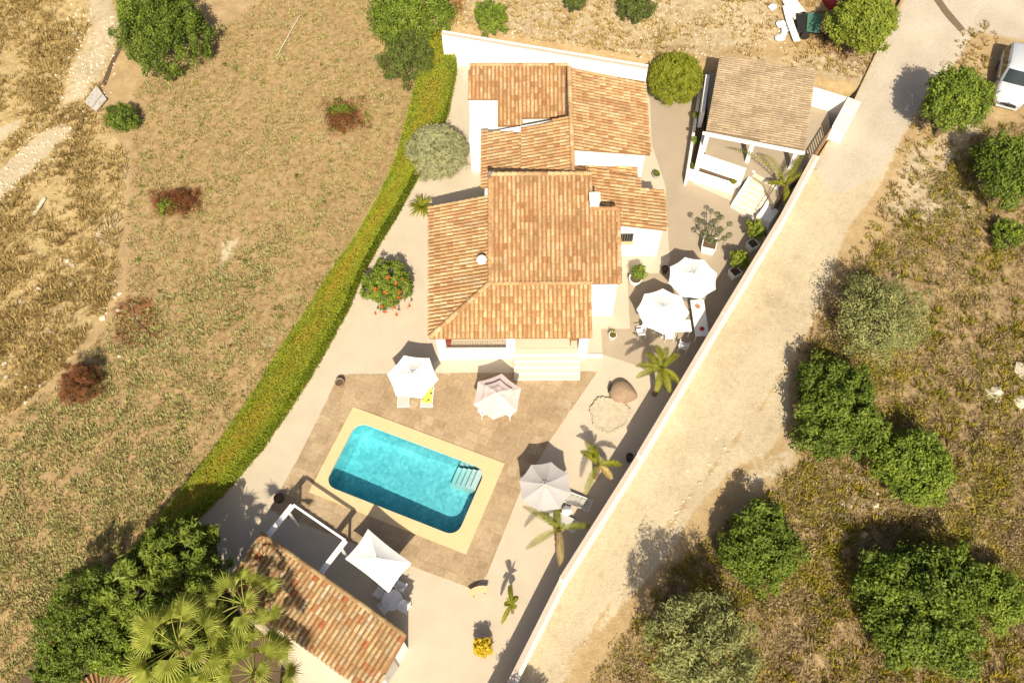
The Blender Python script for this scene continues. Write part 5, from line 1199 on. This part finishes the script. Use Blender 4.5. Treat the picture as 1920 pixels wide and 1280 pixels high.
# ------------------------------------------------------------------ ground cover (uncountable)
def scatter(name, label, cat, poly, n, mats, hmin, hmax, blades, spread, wid, holes=(), lean=.5, col=(0, 1), clump=None):
    xs = [p[0] for p in poly]; ys = [p[1] for p in poly]
    px = RNG.uniform(min(xs), max(xs), n*3); py = RNG.uniform(min(ys), max(ys), n*3); ok = inpoly(poly, px, py)
    for h in holes: ok &= ~inpoly(h, px, py)
    if clump is not None: ok &= (np.sin(px*clump+np.sin(py*clump*.7)*2)*np.sin(py*clump*1.1+np.sin(px*clump*.6)*2)+RNG.uniform(-.9, .9, n*3)) > 0
    px, py = px[ok][:n], py[ok][:n]; n = len(px)
    R = np.array(RM); r = np.stack([px-960, py-640, np.full(n, F)], -1) @ R.T; z = np.zeros(n)
    for _ in range(4): t = (z-CAMH)/r[:, 2]; X = r[:, 0]*t; Y = r[:, 1]*t; z = ground(X, Y)
    k = np.repeat(np.arange(n), blades); N = len(k); h = RNG.uniform(hmin, hmax, n)[k]*RNG.uniform(.6, 1.15, N)
    a = RNG.uniform(0, 2*math.pi, N); d = np.stack([np.cos(a), np.sin(a), np.zeros(N)], -1); s = np.stack([-np.sin(a), np.cos(a), np.zeros(N)], -1)
    B = np.stack([X[k], Y[k], z[k]-.02], -1)+d*(RNG.uniform(0, spread, N)*h)[:, None]; w = wid*RNG.uniform(.6, 1.4, N)[:, None]
    T = B+d*(h*lean*RNG.uniform(.3, 1.4, N))[:, None]+np.array([0, 0, 1])*h[:, None]; Mi = (B+T)/2+np.array([0, 0, .12])*h[:, None]
    V = np.stack([B-s*w*.6, B+s*w*.6, Mi+s*w, T, Mi-s*w], 1); rnd = np.clip(RNG.uniform(col[0], col[1], n)[k]+RNG.normal(0, .12, N), 0, 1)
    o = npmesh(name, V, 5, mats, None, rnd); return tag(o, label, cat, kind='stuff')
M['lf_stub'] = leafmat('stubble', [(.33, .23, .10), (.44, .33, .155), (.48, .40, .19), (.38, .37, .13), (.44, .44, .16)])
M['lf_scrub'] = leafmat('scrub', [(.30, .205, .11), (.42, .31, .18), (.50, .39, .23), (.45, .34, .12), (.38, .30, .08)])
M['lf_scrubg'] = leafmat('scrub_green', [(.11, .13, .018), (.22, .225, .026), (.38, .31, .03), (.48, .37, .04)])
FP = FIELD[0][0]
HEDP = HL+HR[::-1]
scatter('field_weeds', 'sparse grey green weeds and stubble over the sloping field', 'weeds', FP, 19000, M['lf_stub'], .06, .19, 9, .8, .022, lean=.8, clump=.09)
scatter('field_weeds_tall', 'taller green tufts in the lower field near the hedge', 'weeds', [(560, 420), (330, 900), (60, 1260), (0, 1260), (0, 850), (300, 560)], 5600, M['lf_stub'], .09, .24, 10, .8, .026, lean=.7, col=(.45, 1), clump=.045)
scatter('dry_straw', 'golden dry grass clumps on the left slope', 'dry grass', STRAW[0][0], 3600, M['lf_straw'], .12, .38, 14, .7, .016, holes=[PALE[1][0], PALE[2][0], PALE[3][0]], lean=.7, clump=.03)
RH = [ROADP, [(1775, -20), (1960, -20), (1960, 90), (1830, 70)], [(1855, 85), (1925, 85), (1925, 205), (1855, 205)]]
scatter('hillside_scrub', 'brown dry scrub covering the hillside right of the road', 'scrub', SCRUB[0][0], 9000, M['lf_scrub'], .07, .22, 14, 1.0, .014, holes=RH, lean=.6)
scatter('hillside_brush', 'yellow green low brush among the dry hillside scrub', 'brush', SCRUB[0][0], 1100, M['lf_scrubg'], .14, .38, 30, .9, .022, holes=RH, lean=.5, clump=.028)
def bushes(name, label, cat, poly, n, mat, rmin, rmax, per, leaf, holes=(), clump=None, col=(0, 1), aspect=.25):
    xs = [p[0] for p in poly]; ys = [p[1] for p in poly]
    px = RNG.uniform(min(xs), max(xs), n*4); py = RNG.uniform(min(ys), max(ys), n*4); ok = inpoly(poly, px, py)
    for h in holes: ok &= ~inpoly(h, px, py)
    if clump is not None: ok &= (np.sin(px*clump+np.sin(py*clump*.7)*2)*np.sin(py*clump*1.1+np.sin(px*clump*.6)*2)+RNG.uniform(-.7, .7, n*4)) > .1
    px, py = px[ok][:n], py[ok][:n]; n = len(px)
    R = np.array(RM); r = np.stack([px-960, py-640, np.full(n, F)], -1) @ R.T; z = np.zeros(n)
    for _ in range(4): t = (z-CAMH)/r[:, 2]; X = r[:, 0]*t; Y = r[:, 1]*t; z = ground(X, Y)
    rad = RNG.uniform(rmin, rmax, n)*RNG.uniform(.6, 1, n); k = np.repeat(np.arange(n), (per*(rad/rmax)**1.6+6).astype(int)); N = len(k)
    d = unit(RNG.normal(size=(N, 3))); d[:, 2] = np.abs(d[:, 2])*.75; q = RNG.uniform(.2, 1.1, N)**.6
    C = np.stack([X, Y, z], -1)[k]+d*(rad[k]*q)[:, None]; rnd = np.clip(RNG.uniform(col[0], col[1], n)[k]+RNG.normal(0, .15, N), 0, 1)
    return tag(npmesh(name, leafquads(C, unit(d+RNG.normal(0, .7, (N, 3))), leaf*RNG.uniform(.6, 1.3, N), aspect, .1), 4, mat, None, rnd), label, cat, kind='stuff')
bushes('hillside_heath', 'low brown heath cushions all over the hillside right of the road', 'heath', SCRUB[0][0], 2600, M['lf_scrub'], .15, .55, 90, .085, RH, .02, (0, .6))
bushes('hillside_gorse', 'yellow green gorse cushions on the hillside right of the road', 'gorse', SCRUB[0][0], 1300, M['lf_scrubg'], .2, .8, 130, .08, RH, .017)
bushes('straw_cushions', 'golden dry cushions on the slope at the left', 'dry grass', STRAW[0][0], 700, M['lf_straw'], .2, .65, 110, .1, [PALE[1][0], PALE[2][0], PALE[3][0]], .025, aspect=.12)
bushes('verge_bushes', 'small dusty bushes on the pale ground below the roadside tree', 'brush', [(1700, 230), (1850, 210), (1840, 430), (1660, 430), (1600, 480), (1640, 380)], 90, M['lf_scrubg'], .2, .5, 90, .07, [ROADP])
bushes('field_green_tufts', 'small bright green weeds dotted over the field', 'weeds', FP, 130, M['lf_green'], .1, .3, 60, .07)
for nm_, lab_, pol_, n_ in (('rusty_litter', 'rust brown dead twigs on the left red patch of the field', RUST[1][0], 70), ('rusty_litter', 'rust brown dead twigs around the felled branches', RUST[0][0], 50), ('rusty_litter', 'rust brown dead twigs on the upper middle patch of the field', RUST[2][0], 60), ('rusty_litter', 'rust brown dead twigs under the leafy tree at the top', RUST[4][0], 60)):
    bushes(nm_, lab_, 'twigs', pol_, n_, M['lf_rust'], .12, .4, 36, .12, aspect=.08)
bushes('field_green_tufts', 'green weeds among the upper rusty twigs', 'weeds', RUST[2][0], 26, M['lf_green'], .15, .35, 70, .07)
def pebbles(name, label, poly, n, smin, smax):
    xs = [p[0] for p in poly]; ys = [p[1] for p in poly]; px = RNG.uniform(min(xs), max(xs), n*4); py = RNG.uniform(min(ys), max(ys), n*4); ok = inpoly(poly, px, py); px, py = px[ok][:n], py[ok][:n]; n = len(px)
    R = np.array(RM); r = np.stack([px-960, py-640, np.full(n, F)], -1) @ R.T; z = np.zeros(n)
    for _ in range(4): t = (z-CAMH)/r[:, 2]; X = r[:, 0]*t; Y = r[:, 1]*t; z = ground(X, Y)
    sz = RNG.uniform(smin, smax, n)**1.0; a = RNG.uniform(0, 6.28, n); C = np.stack([X, Y, z+.05], -1); top = C+np.stack([RNG.normal(0, .2, n)*sz, RNG.normal(0, .2, n)*sz, sz*.8], -1)
    ring = [C+np.stack([np.cos(a+k*1.571)*sz*RNG.uniform(.7, 1.2, n), np.sin(a+k*1.571)*sz*RNG.uniform(.7, 1.2, n), -.04+0*sz], -1) for k in range(4)]
    V = np.concatenate([np.stack([ring[k], ring[(k+1) % 4], top], 1) for k in range(4)]); return tag(npmesh(name, V, 3, M['rock'], None, np.zeros(len(V))), label, 'pebbles', kind='stuff')
pebbles('road_pebbles', 'loose pebbles along the stony crown of the dirt road', CUT[0][0], 420, .03, .1)
pebbles('road_pebbles', 'sparse pebbles over the dirt road', ROADP, 500, .02, .055)
pebbles('ditch_rubble', 'rubble on the pale broken bank at the upper left', [(130, 0), (235, 40), (215, 170), (100, 300), (0, 400), (0, 300), (90, 220)], 420, .03, .13)
pebbles('slope_rubble', 'pale rubble on the stony ground above the rear wall', PALE[9][0], 500, .03, .1)
scatter('road_verge_grass', 'thin dry grass along the road verge', 'dry grass', [(1800, 60), (1850, 40), (1880, 80), (1790, 260), (1690, 420), (1600, 600), (1500, 800), (1480, 700), (1560, 520), (1660, 360), (1730, 190)], 900, M['lf_scrub'], .1, .3, 12, .6, .024, lean=.6, holes=[RH[2]])
scatter('back_slope_grass', 'dry grass tufts on the stony ground above the rear wall', 'dry grass', [(860, -20), (1700, -20), (1640, 150), (1550, 140), (1340, 95), (1220, 110), (850, 50)], 1700, M['lf_straw'], .08, .28, 10, .6, .022, lean=.7, clump=.03)

# ------------------------------------------------------------------ put every group's origin at the thing's base
bpy.context.view_layer.update()
for o in [x for x in COL.objects if x.parent is None and x.type == 'EMPTY' and x.location.length < 1e-6]:
    pts = [c.matrix_world @ Vector(b) for c in o.children_recursive if c.type == 'MESH' for b in c.bound_box]
    if not pts: continue
    lo = Vector((min(p.x for p in pts)+max(p.x for p in pts), min(p.y for p in pts)+max(p.y for p in pts), 0))/2; lo.z = min(p.z for p in pts)
    o.location = lo
    for c in o.children: c.location = c.location-lo
